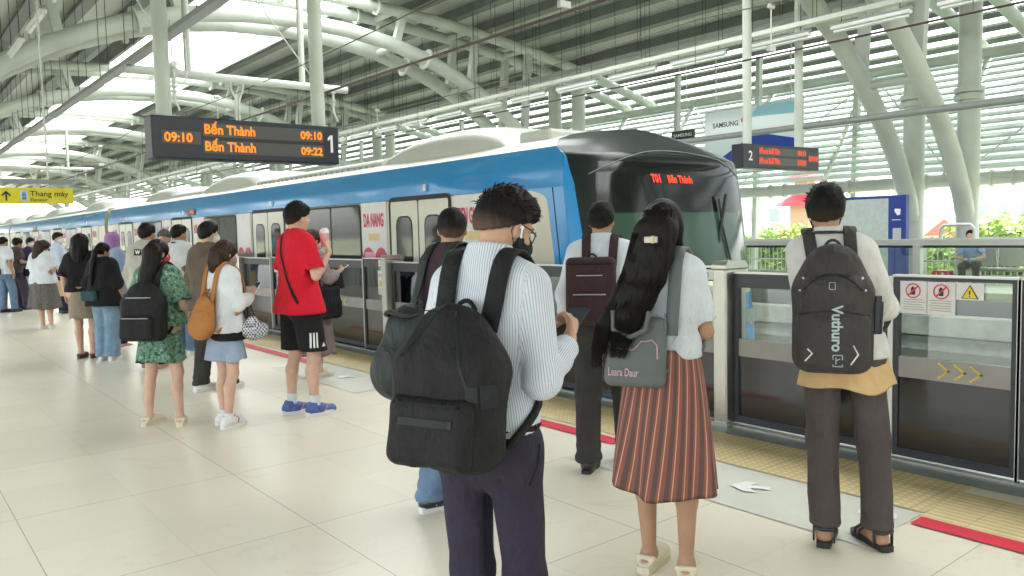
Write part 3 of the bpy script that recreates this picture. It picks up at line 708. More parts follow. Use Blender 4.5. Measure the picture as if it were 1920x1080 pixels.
def warn(mb_y, mb_k, y, z, s, x):
    def tri(mb, k, xx): mb.add([(xx, y+s*k, z-s*.5*k), (xx, y-s*k, z-s*.5*k), (xx, y, z+s*1.2*k)], [(0, 1, 2)])
    tri(mb_k, 1, x); tri(mb_y, .82, x-.002)
    mb_k.add([(x-.004, y+.1*s, z+.5*s), (x-.004, y-.1*s, z+.5*s), (x-.004, y-.06*s, z-.05*s), (x-.004, y+.06*s, z-.05*s)], [(0, 3, 2, 1)]); mb_k.add([(x-.004, y+.08*s, z-.14*s), (x-.004, y-.08*s, z-.14*s), (x-.004, y-.08*s, z-.28*s), (x-.004, y+.08*s, z-.28*s)], [(0, 3, 2, 1)])
def glazed(par, ya, yb, name, x=0, edge=(1, 1), top=.0, stick=None, band=.1):
    """one panel: frame, upper glass, grey band, dark lower panel"""
    f = MB(); zt = 1.16+top
    f.box((x-.022, ya, zt-band), (x+.022, yb, zt)); f.box((x-.022, ya, .03), (x+.022, yb, .08))
    f.box((x-.022, ya, .08), (x+.022, ya+.035, zt-band)); f.box((x-.022, yb-.035, .08), (x+.022, yb, zt-band))
    fr = f.build(name, DARKM, par)
    MB().box((x-.006, ya+.035, .66), (x+.006, yb-.035, zt-band)).build('glass', PSDG, fr)
    MB().box((x-.016, ya+.035, .53), (x+.012, yb-.035, .66)).build('grey_band', BANDG, fr)
    MB().box((x-.010, ya+.035, .08), (x+.012, yb-.035, .53)).build('lower_panel', BLACKG, fr)
    e = MB()
    if edge[0]: e.box((x-.034, ya-.012, .02), (x+.0, ya+.006, zt))
    if edge[1]: e.box((x-.034, yb-.006, .02), (x+.0, yb+.012, zt))
    e.box((x-.03, ya, zt+.002), (x+.03, yb, zt+.014)); e.build('trim', ALU, fr)
    return fr
def bay(k, label, near):
    y = P0+k*PIT; t = thing('screen_door_bay', label, 'screen doors', (PX, y, 0), 0, 'half height glass screen doors along the near platform edge')
    # pillar
    p = MB(); p.box((-.1, -.03, 0), (.16, .09, 1.18), .012).build('pillar', METAL, t)
    c_ = MB(); n_ = 10; prof = [(-.105, 1.18), (-.105, 1.205), (-.08, 1.235), (.14, 1.235), (.165, 1.205), (.165, 1.18)]
    c_.prism(prof, lambda u, v, w_: (u, w_, v), -.035, .095).build('pillar_cap', METAL, t)
    MB().box((-.112, -.045, 0), (.17, .105, .03)).build('pillar_foot', METAL, t)
    # fixed panel on far side with labels
    fr = glazed(t, .1, .68, 'fixed_panel', 0, (0, 1), .02)
    s_ = MB(); s_.box((-.03, .13, 1.09), (-.026, .27, 1.168)); s_.box((-.03, .15, .74), (-.026, .29, 1.04)); s_.build('sticker', STICK, fr)
    if near:
        s_ = MB(); put_text(s_, f'1-{20-k}', .058, (-.032, .26, 1.108), (0, -1, 0), (0, 0, 1), .001, sx=.8); s_.build('door_number', SBLK, fr)
        a_, b_, c_ = MB(), MB(), MB(); warn(a_, b_, .22, .87, .045, -.032); a_.build('warning_symbol', SYEL, fr); b_.build('warning_outline', SBLK, fr)
        for q in range(2): c_.box((-.031, .17, .985-q*.02), (-.0305, .27, .995-q*.02))
        c_.build('red_print', SRED, fr)
        c_ = MB()
        for q in range(3): c_.box((-.031, .19, .80-q*.02), (-.0305, .27, .806-q*.02))
        c_.build('fine_print', SGRY, fr)
    # fixed panel near side, and sliding leaves
    glazed(t, -1.2, -.04, 'fixed_panel', .01, (1, 0), -.02)
    for ya, yb in ((-2.68, -1.94), (-1.93, -1.225)) if k == 0 else ((-PIT+.7+.01, -PIT/2-.26), (-PIT/2-.25, -1.225)):
        if k == 0 and ya < -2.5: ya, yb = -PIT+.7+.01, -1.94
        lf = glazed(t, ya, yb, 'sliding_leaf', -.0 if k == 0 else .03, (1, 1), -.005, band=.02 if k == 0 else .1)
        if near:
            for q in range(3):
                m_ = MB(); yy = (yb-.28-q*.09) if yb > -1.5 else (ya+.5+q*.09); s = -1 if yb > -1.5 else 1
                for a_, b_, c_, d_ in ((0, .065, 1, .045), (0, -.065, 1, -.0)):
                    pass
                for i in range(6):
                    for sg in (-1, 1):
                        yy2 = yy+s*(.055-.011*i)*1.0; zz2 = .595+sg*.0085*i
                        m_.box((-.0195, yy2-.006, zz2-.005), (-.0175, yy2+.006, zz2+.005))
                m_.build('chevron', CHEV, lf)
            if yb > -1.5:
                x_ = -.012 if k == 0 else .018
                s_ = MB(); s_.box((x_, yb-.2, .93), (x_+.002, yb-.04, 1.13)); s_.box((x_, yb-.365, .93), (x_+.002, yb-.204, 1.13)); s_.box((x_, yb-.52, 1.03), (x_+.002, yb-.369, 1.13)); s_.build('sticker', STICK, lf)
                a_, b_, c_, d_ = MB(), MB(), MB(), MB(); nosign(a_, b_, yb-.12, 1.072, .046, x_-.004); nosign(a_, b_, yb-.285, 1.072, .046, x_-.004); warn(c_, b_, yb-.445, 1.062, .048, x_-.002)
                a_.build('prohibition_ring', SRED, lf); b_.build('pictogram', SBLK, lf); c_.build('warning_symbol', SYEL, lf)
                for q in range(5): d_.box((x_-.001, yb-.19+.01*(q % 3), .955+q*.015), (x_-.0005, yb-.06, .959+q*.015)); d_.box((x_-.001, yb-.34, .955+q*.015), (x_-.0005, yb-.215-.01*(q % 2), .959+q*.015))
                d_.build('fine_print', SGRY, lf)
    MB().box((-.06, -PIT+.1, 0), (.1, -.05, .018)).build('door_track', METAL, t)
    return t
for k in range(-1, 17):
    bay(k, ['screen door bay with the metal pillar just right of the striped skirt', 'screen door bay with the pillar between the red shirt and the dark green backpack', 'screen door bay whose pillar stands behind the phone of the girl with the tan backpack'][k] if 0 <= k < 3 else
        ('screen door bay at the right edge of the picture' if k < 0 else 'distant screen door bay beside the far carriages'), k < 4)
# opposite doors
def opp(k, label):
    t = thing('opposite_screen_door', label, 'screen doors', (13.3, 4.55+k*4.95, 0), 0, 'glass screen doors along the opposite platform edge')
    f = MB()
    f.box((-.1, -2.0, 1.1), (.06, 2.3, 1.2)); f.build('top_rail', ALU, t)
    f = MB(); f.box((-.04, -2.0, 1.06), (.04, 2.3, 1.098)); f.build('dark_header', DARKM, t)
    MB().box((-.14, 2.3, 0), (.14, 2.48, 1.24), .015).build('pillar', ALU, t)
    MB().box((-.14, 1.35, 0), (-.02, 1.47, 1.1)).build('post', ALU, t)
    MB().box((-.14, -2.3, 0), (-.02, -2.2, 1.14)).build('post', ALU, t)
    MB().box((-.03, -2.47, 1.02), (.03, -2.0, 1.1)).build('end_rail', ALU, t)
    MB().box((-.008, -2.2, .36), (.008, 2.3, 1.06)).build('glass', CLEARG, t)
    MB().box((-.05, -2.47, .3), (.05, 2.3, .37)).build('mid_rail', DARKM, t)
    MB().box((-.02, -2.47, .0), (.03, 2.3, .3)).build('lower_panel', BLACKG, t)
    for y in (-1.9, .6): MB().tube([(.0, y, 1.2), (.0, y, 1.36), (.0, y+.05, 1.42), (.0, y+.45, 1.42), (.0, y+.5, 1.36), (.0, y+.5, 1.2)], .03, 8).build('hoop_handle', ALU, t) if k == 0 else None
    return t
for k in range(-2, 18): opp(k, {0: 'opposite glass door bay right of the standing man with the Vuthuro backpack', 1: 'opposite glass door bay behind the man with the Vuthuro backpack', -1: 'opposite glass door bay at the far right edge'}.get(k, 'opposite glass door bay hidden behind the train'))
# ================================================================ PEOPLE: distance-field figures turned into one smooth skin each
V = lambda *a: np.array(a, float)
class SDF:
    def __init__(s, lo, hi, vx):
        s.vx = vx; s.lo = np.array(lo, float); s.n = np.maximum(4, np.ceil((np.array(hi, float)-s.lo)/vx).astype(int)+1)
        s.S = np.full(s.n, .2, np.float32); s.ax = [(s.lo[i]+vx*np.arange(s.n[i])).astype(np.float32) for i in range(3)]
    def sl(s, lo, hi):
        a = np.clip(np.floor((np.array(lo)-s.lo)/s.vx).astype(int), 0, s.n); b = np.clip(np.ceil((np.array(hi)-s.lo)/s.vx).astype(int)+1, 0, s.n)
        if np.any(b <= a): return None
        ix = tuple(slice(a[i], b[i]) for i in range(3)); g = np.meshgrid(*[s.ax[i][ix[i]] for i in range(3)], indexing='ij', sparse=True)
        return ix, g
    def comb(s, ix, d, k, sub):
        A = s.S[ix]
        if sub: d = -d; h = np.maximum(k-np.abs(A-d), 0)/k; s.S[ix] = np.maximum(A, d)+h*h*k*.25
        else: h = np.maximum(k-np.abs(A-d), 0)/k; s.S[ix] = np.minimum(A, d)-h*h*k*.25
    def seg(s, a, b, ra, rb=None, k=.03, flat=None, capa=False, capb=False, sub=False):
        rb = ra if rb is None else rb; a = V(*a); b = V(*b); m = max(ra, rb)+k+.03
        q = s.sl(np.minimum(a, b)-m, np.maximum(a, b)+m)
        if q is None: return s
        ix, (X, Y, Z) = q; d = b-a; L2 = max(float(d@d), 1e-9)
        px, py, pz = X-a[0], Y-a[1], Z-a[2]; t = (px*d[0]+py*d[1]+pz*d[2])/L2; tc = np.clip(t, 0, 1)
        if capa or capb: tu = np.clip(t, -1 if capa else 0, 2 if capb else 1)
        else: tu = tc
        qx, qy, qz = px-tu*d[0], py-tu*d[1], pz-tu*d[2]
        if flat is not None:
            n, f = flat; dn = (qx*n[0]+qy*n[1]+qz*n[2])*(f-1); qx = qx+dn*n[0]; qy = qy+dn*n[1]; qz = qz+dn*n[2]
        D = np.sqrt(qx*qx+qy*qy+qz*qz)-(ra+(rb-ra)*tc); L_ = math.sqrt(L2)
        if capb: D = np.maximum(D, (t-1)*L_)
        if capa: D = np.maximum(D, -t*L_)
        s.comb(ix, D.astype(np.float32), k, sub); return s
    def ell(s, c, r, k=.02, R=None, sub=False):
        c = V(*c); r = V(*r); m = r.max()+k+.03; q = s.sl(c-m, c+m)
        if q is None: return s
        ix, (X, Y, Z) = q; x, y, z = X-c[0], Y-c[1], Z-c[2]
        if R is not None: x, y, z = [R[0, i]*x+R[1, i]*y+R[2, i]*z for i in range(3)]
        k0 = np.sqrt((x/r[0])**2+(y/r[1])**2+(z/r[2])**2)+1e-6; k1 = np.sqrt((x/r[0]**2)**2+(y/r[1]**2)**2+(z/r[2]**2)**2)+1e-6
        s.comb(ix, (k0*(k0-1)/k1).astype(np.float32), k, sub); return s
    def box(s, c, h, r, k=.02, R=None, sub=False):
        c = V(*c); h = V(*h); m = np.linalg.norm(h)+k+.03; q = s.sl(c-m, c+m)
        if q is None: return s
        ix, (X, Y, Z) = q; x, y, z = X-c[0], Y-c[1], Z-c[2]
        if R is not None: x, y, z = [R[0, i]*x+R[1, i]*y+R[2, i]*z for i in range(3)]
        x, y, z = np.abs(x)-h[0]+r, np.abs(y)-h[1]+r, np.abs(z)-h[2]+r
        D = np.sqrt(np.maximum(x, 0)**2+np.maximum(y, 0)**2+np.maximum(z, 0)**2)+np.minimum(np.maximum(np.maximum(x, y), z), 0)-r
        s.comb(ix, D.astype(np.float32), k, sub); return s
    def cut(s, c, n, k=.008):       # remove the side the normal points to
        n = V(*n)/np.linalg.norm(n); X, Y, Z = np.meshgrid(*s.ax, indexing='ij', sparse=True)
        D = ((X-c[0])*n[0]+(Y-c[1])*n[1]+(Z-c[2])*n[2]).astype(np.float32); s.S = np.maximum(s.S, np.broadcast_to(D, s.S.shape)); return s
    def nets(s):
        S = s.S.copy()
        for a in range(3):
            i0 = [slice(None)]*3; i0[a] = 0; S[tuple(i0)] = .1; i0[a] = -1; S[tuple(i0)] = .1
        neg = S < 0; n = s.n-1; cnt = np.zeros(n, np.int8); acc = np.zeros((*n, 3), np.float32)
        for a in range(3):
            d = [0, 0, 0]; d[a] = 1; lo = [slice(0, -1) if i == a else slice(None) for i in range(3)]; hi = [slice(1, None) if i == a else slice(None) for i in range(3)]
            A, B = S[tuple(lo)], S[tuple(hi)]; cr = neg[tuple(lo)] != neg[tuple(hi)]
            I = np.argwhere(cr); 
            if not len(I): continue
            t = A[cr]/(A[cr]-B[cr]); P = I.astype(np.float32); P[:, a] += t
            o1, o2 = [i for i in range(3) if i != a]
            for u in (0, 1):
                for v in (0, 1):
                    J = I.copy(); J[:, o1] -= u; J[:, o2] -= v; ok = np.all(J >= 0, 1) & np.all(J < n, 1); J = J[ok]
                    np.add.at(cnt, tuple(J.T), 1); np.add.at(acc, tuple(J.T), P[ok])
        idx = -np.ones(n, np.int64); m = cnt > 0; idx[m] = np.arange(m.sum()); verts = acc[m]/cnt[m][:, None]*s.vx+s.lo
        faces = []
        for a in range(3):
            lo = [slice(0, -1) if i == a else slice(None) for i in range(3)]; hi = [slice(1, None) if i == a else slice(None) for i in range(3)]
            A, B = neg[tuple(lo)], neg[tuple(hi)]; I = np.argwhere(A != B); b, c = (a+1) % 3, (a+2) % 3
            I = I[(I[:, b] > 0) & (I[:, c] > 0)]
            if not len(I): continue
            fl = A[tuple(I.T)]
            def g(ub, uc): J = I.copy(); J[:, b] -= ub; J[:, c] -= uc; return idx[tuple(J.T)]
            q = np.stack([g(1, 1), g(0, 1), g(0, 0), g(1, 0)], 1); q[~fl] = q[~fl][:, ::-1]; faces.append(q)
        F = np.concatenate(faces) if faces else np.zeros((0, 4), int)
        F = F[np.all(F >= 0, 1)]; return verts, F
def folds(v, amp, fr=14, seed=1, ani=(1, 1, .45)):
    r = np.random.RandomState(seed); d = np.zeros(len(v))
    q = v*np.array(ani)
    w1 = np.stack([np.sin(q @ r.randn(3)*fr*.5+r.rand()*6) for _ in range(3)], 1)*.35
    for i in range(7):
        k = r.randn(3)*fr*(.6+.22*i); d += np.sin(q @ k+w1 @ r.randn(3)*2+r.rand()*6.28)/(1+.3*i)
    return amp*(1-np.abs(d)/2.2)
def vnormals(v, f):
    n = np.zeros_like(v); a = v[f[:, 2]]-v[f[:, 0]]; b = v[f[:, 3]]-v[f[:, 1]]; c = np.cross(a, b)
    for i in range(4): np.add.at(n, f[:, i], c)
    return n/(np.linalg.norm(n, axis=1, keepdims=True)+1e-9)
def sdf_obj(name, S, mats, parent, disp=None, attr=None, mfun=None):
    v, f = S.nets()
    if len(f) == 0: return None
    v = v.astype(float)
    if disp is not None: v = v+vnormals(v, f)*disp(v)[:, None]
    me = bpy.data.meshes.new(name); me.vertices.add(len(v)); me.vertices.foreach_set('co', v.ravel().astype(np.float32))
    me.loops.add(len(f)*4); me.polygons.add(len(f)); me.loops.foreach_set('vertex_index', f.ravel().astype(np.int32)); me.polygons.foreach_set('loop_start', np.arange(0, len(f)*4, 4, dtype=np.int32))
    for m_ in (mats if isinstance(mats, (list, tuple)) else [mats]): me.materials.append(m_)
    if mfun is not None: me.polygons.foreach_set('material_index', mfun(v[f].mean(1)).astype(np.int32))
    me.polygons.foreach_set('use_smooth', np.ones(len(f), bool)); me.update(calc_edges=True)
    if attr is not None:
        at = me.attributes.new('su', 'FLOAT', 'POINT'); at.data.foreach_set('value', attr(v).astype(np.float32))
    o = bpy.data.objects.new(name, me); C.objects.link(o); o.parent = parent; return o

def fabric(name, col, rough=.85, var=.12, bump=.25, vscale=9):
    return mat(name, col, rough, var=var, vscale=vscale, bump=bump, bscale=350, spec=.25, wr=.45)
SKIN = mat('skin_light_tan', (.52, .31, .21), .5, var=.13, vscale=9, bump=.2, bscale=180, sss=.15, spec=.35)
SKINP = mat('skin_pale', (.60, .38, .28), .5, var=.12, vscale=9, bump=.2, bscale=180, sss=.15, spec=.35)
SKIND = mat('skin_tan', (.42, .24, .15), .5, var=.13, vscale=9, bump=.2, bscale=180, sss=.12, spec=.35)
ZIPM = mat('dark_zip_tape', (.016, .017, .019), .5, spec=.25)
HAIR, N, L, b = node_mat('black_hair')
tc = N.new('ShaderNodeTexCoord'); mpg = N.new('ShaderNodeMapping'); mpg.inputs['Scale'].default_value = (160, 160, 6); L.new(tc.outputs['Object'], mpg.inputs[0])
nz = N.new('ShaderNodeTexNoise'); nz.inputs['Detail'].default_value = 3; nz.inputs['Scale'].default_value = 1; L.new(mpg.outputs[0], nz.inputs[0])
cr = N.new('ShaderNodeValToRGB'); cr.color_ramp.elements[0].position = .35; cr.color_ramp.elements[0].color = (.004, .0035, .003, 1); cr.color_ramp.elements[1].position = .75; cr.color_ramp.elements[1].color = (.02, .014, .011, 1)
L.new(nz.outputs[0], cr.inputs[0]); L.new(cr.outputs[0], b.inputs['Base Color']); b.inputs['Roughness'].default_value = .5; b.inputs['Specular IOR Level'].default_value = .18
bp = N.new('ShaderNodeBump'); bp.inputs['Strength'].default_value = .7; bp.inputs['Distance'].default_value = .004; L.new(nz.outputs[0], bp.inputs['Height']); L.new(bp.outputs[0], b.inputs['Normal'])
def fadehair(name, low):
    M, N, L, b = node_mat(name); at = N.new('ShaderNodeAttribute'); at.attribute_name = 'su'; tc = N.new('ShaderNodeTexCoord'); nz = N.new('ShaderNodeTexNoise'); nz.inputs['Scale'].default_value = 220; nz.inputs['Detail'].default_value = 3; L.new(tc.outputs['Object'], nz.inputs[0])
    ad = N.new('ShaderNodeMath'); ad.operation = 'MULTIPLY_ADD'; ad.inputs[1].default_value = .5; ad.inputs[2].default_value = -.25; L.new(nz.outputs[0], ad.inputs[0]); a2 = N.new('ShaderNodeMath'); a2.use_clamp = True; L.new(ad.outputs[0], a2.inputs[0]); L.new(at.outputs['Fac'], a2.inputs[1])
    mx = N.new('ShaderNodeMix'); mx.data_type = 'RGBA'; L.new(a2.outputs[0], mx.inputs[0]); mx.inputs[6].default_value = (*low, 1); mx.inputs[7].default_value = (.007, .006, .005, 1); L.new(mx.outputs[2], b.inputs['Base Color']); b.inputs['Roughness'].default_value = .6; b.inputs['Specular IOR Level'].default_value = .15
    bp = N.new('ShaderNodeBump'); bp.inputs['Strength'].default_value = .5; bp.inputs['Distance'].default_value = .003; L.new(nz.outputs[0], bp.inputs['Height']); L.new(bp.outputs[0], b.inputs['Normal']); return M
FADE = fadehair('clipper_faded_hair', (.13, .08, .06)); FADE2 = fadehair('short_nape_hair', (.05, .034, .027))
HAIRB = HAIR.copy(); HAIRB.name = 'brown_hair'; 
for n_ in HAIRB.node_tree.nodes:
    if n_.type == 'VALTORGB': n_.color_ramp.elements[0].color = (.012, .007, .005, 1); n_.color_ramp.elements[1].color = (.08, .045, .03, 1)
EYEW = mat('eye_white', (.75, .72, .7), .25, var=0); IRIS = mat('eye_dark', (.015, .01, .008), .15, var=0); LIP = mat('lips', (.45, .16, .14), .45, var=.05)
WOOLW = fabric('white_cotton', (.66, .68, .68), bump=.15)
SHOEW = mat('white_shoe_rubber', (.7, .7, .67), .5, var=.05); SHOEB = mat('black_shoe', (.02, .022, .022), .4, var=.15); CROC = mat('cream_foam_clog', (.66, .6, .44), .55, var=.05)
def stripes(name, base, line_, per, duty, base2=None, rough=.8):
    M, N, L, b = node_mat(name); at = N.new('ShaderNodeAttribute'); at.attribute_name = 'su'
    def mt(op, a, c=None):
        n = N.new('ShaderNodeMath'); n.operation = op
        for i, v_ in enumerate((a, c)):
            if v_ is None: continue
            if isinstance(v_, (int, float)): n.inputs[i].default_value = v_
            else: L.new(v_, n.inputs[i])
        return n.outputs[0]
    f = mt('FRACT', mt('MULTIPLY', at.outputs['Fac'], 1/per)); k = mt('LESS_THAN', f, duty)
    tc = N.new('ShaderNodeTexCoord'); nz = N.new('ShaderNodeTexNoise'); nz.inputs['Scale'].default_value = 5; L.new(tc.outputs['Object'], nz.inputs[0])
    mx = N.new('ShaderNodeMix'); mx.data_type = 'RGBA'; L.new(k, mx.inputs[0]); mx.inputs[7].default_value = (*line_, 1); mx.inputs[6].default_value = (*base, 1)
    if base2:
        m2 = N.new('ShaderNodeMix'); m2.data_type = 'RGBA'; L.new(mt('LESS_THAN', mt('ABSOLUTE', mt('SUBTRACT', f, .62)), .2), m2.inputs[0]); m2.inputs[6].default_value = (*base, 1); m2.inputs[7].default_value = (*base2, 1); L.new(m2.outputs[2], mx.inputs[6])
    L.new(mx.outputs[2], b.inputs['Base Color']); b.inputs['Roughness'].default_value = rough; b.inputs['Specular IOR Level'].default_value = .25; return M

def rotm(yaw_=0, pitch=0, roll=0):      # columns = local axes; yaw ccw, pitch>0 nods down
    cy, sy = math.cos(R_(yaw_)), math.sin(R_(yaw_)); cp, sp_ = math.cos(R_(-pitch)), math.sin(R_(-pitch)); c2, s2 = math.cos(R_(roll)), math.sin(R_(roll))
    Rz = np.array([[cy, -sy, 0], [sy, cy, 0], [0, 0, 1]]); Rx = np.array([[1, 0, 0], [0, cp, -sp_], [0, sp_, cp]]); Ry = np.array([[c2, 0, s2], [0, 1, 0], [-s2, 0, c2]])
    return Rz @ Rx @ Ry
from mathutils.bvhtree import BVHTree
def bvh(objs):
    vs_ = []; ps = []
    for o in objs:
        k = len(vs_); vs_ += [v.co.copy() for v in o.data.vertices]; ps += [tuple(i+k for i in p.vertices) for p in o.data.polygons]
    return BVHTree.FromPolygons(vs_, ps)
def decal(mb, objs, d=(0, 1, 0), off=.002, back=.3):
    """lay the shapes of mb on the surface met when moving along d"""
    B = bvh(objs); d = Vector(d).normalized(); out = []; ref = None
    for p in mb.v:
        p = Vector(p); h = B.ray_cast(p-d*back, d)
        if h[0] is not None: out.append((h[0]-d*off)); ref = h[0].dot(d)
        else: out.append(p if ref is None else p+d*(ref-p.dot(d)-off))
    mb.v = [tuple(q) for q in out]; return mb
class Fig:
    """a standing figure 1.70 m tall facing +Y; x>0 is its right-hand side"""
    def __init__(s, label, loc, phi, h=1.7, vx=.01, g=1., female=False, skin=None, feet=((-.1, .0, 8), (.1, .0, 8)), arms=None, lean=0., head=(0, 0), group=None, sway=0., z=0, seat=False, hscale=.95):
        s.root = thing('person', label, 'person', (loc[0], loc[1], z), R_(phi-90), group); k = h/1.7; s.root.scale = (k, k, k)
        s.vx = vx/k; s.g = g; s.f = female; s.skin = skin or SKIN; s.lean = lean; s.sway = sway; s.k = k
        s.mw = Matrix.Translation((loc[0], loc[1], z)) @ Matrix.Rotation(R_(phi-90), 4, 'Z') @ Matrix.Scale(k, 4)
        sw = (.165 if not female else .148)*(.45+.55*g)
        s.sh = {-1: s.W((-sw, 0, 1.385)), 1: s.W((sw, 0, 1.385))}
        ar = {-1: ((-.235, -.03, 1.11), (-.235, .03, .87), (0, .15, -1), (1, 0, 0), .5), 1: ((.235, -.03, 1.11), (.235, .03, .87), (0, .15, -1), (-1, 0, 0), .5)}
        if arms: ar.update(arms)
        s.arm = {}
        for q, a in ar.items():
            e = V(*a[0]); w_ = V(*a[1])
            # keep bone lengths human
            e = s.sh[q]+(e-s.sh[q])/np.linalg.norm(e-s.sh[q])*.275; w_ = e+(w_-e)/np.linalg.norm(w_-e)*.245
            s.arm[q] = (e, w_, V(*a[2])/np.linalg.norm(a[2]), V(*a[3])/np.linalg.norm(a[3]), a[4])
        s.hip = {-1: V(-.088, 0, .9), 1: V(.088, 0, .9)}; s.feet = {}
        for q, ft in ((-1, feet[0]), (1, feet[1])):
            an = V(ft[0], ft[1]-.0, .085); kn = (s.hip[q]+an)/2+V(.01*q, .03, .0); s.feet[q] = (kn, an, R_(ft[2])*(-q))
        s.hc = s.W((0, .012, 1.578)); s.shells = []; s.nb = s.W((0, -.012, 1.43)); s.hR = rotm(head[0], head[1]); s.hs = hscale
        p = math.sin(R_(head[1])); s.hc = s.hc+V(-math.sin(R_(head[0]))*p*.11, math.cos(R_(head[0]))*p*.11, -abs(p)*.05)
    def W(s, p):
        p = V(*p); t = max(0, (p[2]-.95)/.45); return p+V(s.sway*t, s.lean*t, 0)
    def H(s, p): return s.hc+s.hR @ (V(*p)*s.hs)
    LV = [(.86, .082, .10), (.93, .078, .098), (1.0, .066, .092), (1.08, .055, .086), (1.165, .064, .093), (1.25, .076, .102), (1.32, .088, .094), (1.375, .10, .068)]
    def torso(s, S, infl, z0=.8, z1=1.5, k=.06, hemr=None, gg=None):
        g = gg or s.g
        for (z, w_, r) in s.LV:
            if z < z0-.03 or z > z1: continue
            if s.f: w_ = w_*(.93 if z > 1.2 else 1.0); r = r*(.93 if z > 1.0 else 1.04)
            r_ = r*g+infl
            if hemr and z < 1.2: t = (1.2-z)/(1.2-z0); r_ = max(r_, (r_*(1-t)+(hemr)*t))
            c = s.W((0, 0, z)); S.seg(c-V(w_*g, 0, 0), c+V(w_*g, 0, 0), r_, k=k)
        if z0 < .93:
            for q in (-1, 1): c = s.W((q*.065, -.035, .9)); S.seg(c, c, .088*g+infl*.8, k=.05)
        if s.f:
            for q in (-1, 1): c = s.W((q*.065, .075, 1.25)); S.seg(c, c, .045+infl*.7, k=.05)
        for q in (-1, 1): S.seg(s.W((q*.115, -.01, 1.40)), s.W((q*.035, -.015, 1.45)), .035+infl*.7, .04+infl*.5, k=.05)
    def hand(s, S, q):
        e, w_, d, n, curl = s.arm[q]; lat = np.cross(d, n)*(1); n = np.cross(lat, d); 
        b = .0
        pc = w_+d*.045; S.seg(w_, w_+d*.02, .024, .026, k=.02, flat=(n, 1.3))
        S.seg(w_+d*.02, w_+d*.075, .028, .034, k=.018, flat=(n, 2.3))
        for i, (o_, l_) in enumerate(((-.03, .062), (-.011, .075), (.010, .078), (.030, .07))):
            cu = curl*(1+.12*(i-1.5)*(-1)); p0 = w_+d*(.082-abs(o_)*.2)+lat*o_; d1 = d*math.cos(cu)+n*math.sin(cu); p1 = p0+d1*l_*.45; d2 = d*math.cos(cu*1.9)+n*math.sin(cu*1.9); p2 = p1+d2*l_*.32; d3 = d*math.cos(cu*2.4)+n*math.sin(cu*2.4); p3 = p2+d3*l_*.24
            r = .0092; S.seg(p0-d*.01, p1, r+.0008, r, k=.005); S.seg(p1, p2, r, r-.0008, k=.004); S.seg(p2, p3, r-.0008, r-.0018, k=.004)
        ts = q if False else (-1 if True else 1)
        sd = -1 if np.dot(lat, s.thumbdir.get(q, V(0, 0, 1))) < 0 else 1
        t0 = w_+d*.02+lat*sd*.024; t1 = t0+d*.032+lat*sd*.022+n*.012; t2 = t1+d*.03+lat*sd*.004+n*.014*(1+curl); S.seg(t0, t1, .014, .0115, k=.012); S.seg(t1, t2, .011, .009, k=.005)
    thumbdir = {}
    def body(s, legs=True, thin=.76):
        xs = [a[i][0] for a in s.arm.values() for i in (0, 1)]+[s.feet[q][1][0] for q in (-1, 1)]+[-.26, .26]; ys = [a[i][1] for a in s.arm.values() for i in (0, 1)]+[f[1][1] for f in s.feet.values()]+[-.2, .22, s.hc[1]-.15, s.hc[1]+.15]
        S = SDF((min(xs)-.14, min(ys)-.16, -.01), (max(xs)+.14, max(ys)+.26, 1.78), s.vx); g = s.g
        s.torso(S, -.006, k=.07)
        S.seg(s.nb, s.hc+s.hR @ V(0, -.012, -.03), .057*min(g, 1.08), .052 if not s.f else .047, k=.035)
        ga = .5+.5*g
        for q in (-1, 1):
            e, w_, d, n, cu = s.arm[q]; sh = s.sh[q]; a = (.047 if not s.f else .041)*ga
            S.seg(sh+V(0, 0, -.01), sh+(e-sh)*.5, a*1.08, a, k=.04); S.seg(sh+(e-sh)*.5, e, a, a*.78, k=.02); m_ = e+(w_-e)*.3; S.seg(e, m_, a*.78, a*.86, k=.02); S.seg(m_, w_, a*.86, .0245*ga, k=.02); s.hand(S, q)
            if legs:
                kn, an, ta = s.feet[q]; h = s.hip[q]; f = (.97 if s.f else 1)*ga; ft_ = f*thin
                S.seg(h, (h+kn)/2, .088*ft_, .074*ft_, k=.03); S.seg((h+kn)/2, kn, .074*ft_, .052*ft_, k=.02); cf = kn+(an-kn)*.32+V(0, -.022 if thin == 1 else -.004, 0); S.seg(kn, cf, .05*ft_, .053*ft_, k=.03); S.seg(cf, an, .053*ft_, .034*f, k=.02)
                td = V(math.sin(ta), math.cos(ta), 0); S.seg(an+V(0, 0, -.02), V(an[0], an[1], .045)-td*.028, .036, .034, k=.03); S.seg(V(an[0], an[1], .05), V(an[0], an[1], .036)+td*.12, .036, .026, k=.03)
                lt = V(td[1], -td[0], 0); 
                for i in range(5): t0 = V(an[0], an[1], .034)+td*(.125-.006*abs(i-1)*1.0)+lt*(-.03+.015*i)*(-q); S.seg(t0, t0+td*(.03 if i else .034), .011, .0095 if i else .012, k=.008)
        # head
        H, R, hs = s.H, s.hR, s.hs
        S.ell(H((0, -.004, .022)), V(.074, .091, .092)*hs, .02, R); S.ell(H((0, .022, -.035)), V(.058, .068, .068)*hs, .03, R); S.ell(H((0, .052, -.082)), V(.03, .026, .026)*hs, .03, R)
        for q in (-1, 1):
            S.ell(H((q*.032, .082, .006)), V(.02, .012, .014)*hs, .012, R, sub=True); S.ell(H((q*.034, .066, .005)), V(.0135, .0135, .0135)*hs, .006, R)
            S.ell(H((q*.043, .058, -.028)), V(.022, .022, .018)*hs, .02, R)
            S.ell(H((q*.077, -.004, -.008)), V(.011, .019, .031)*hs, .008, R); S.ell(H((q*.084, .002, -.006)), V(.005, .008, .016)*hs, .004, R, sub=True)
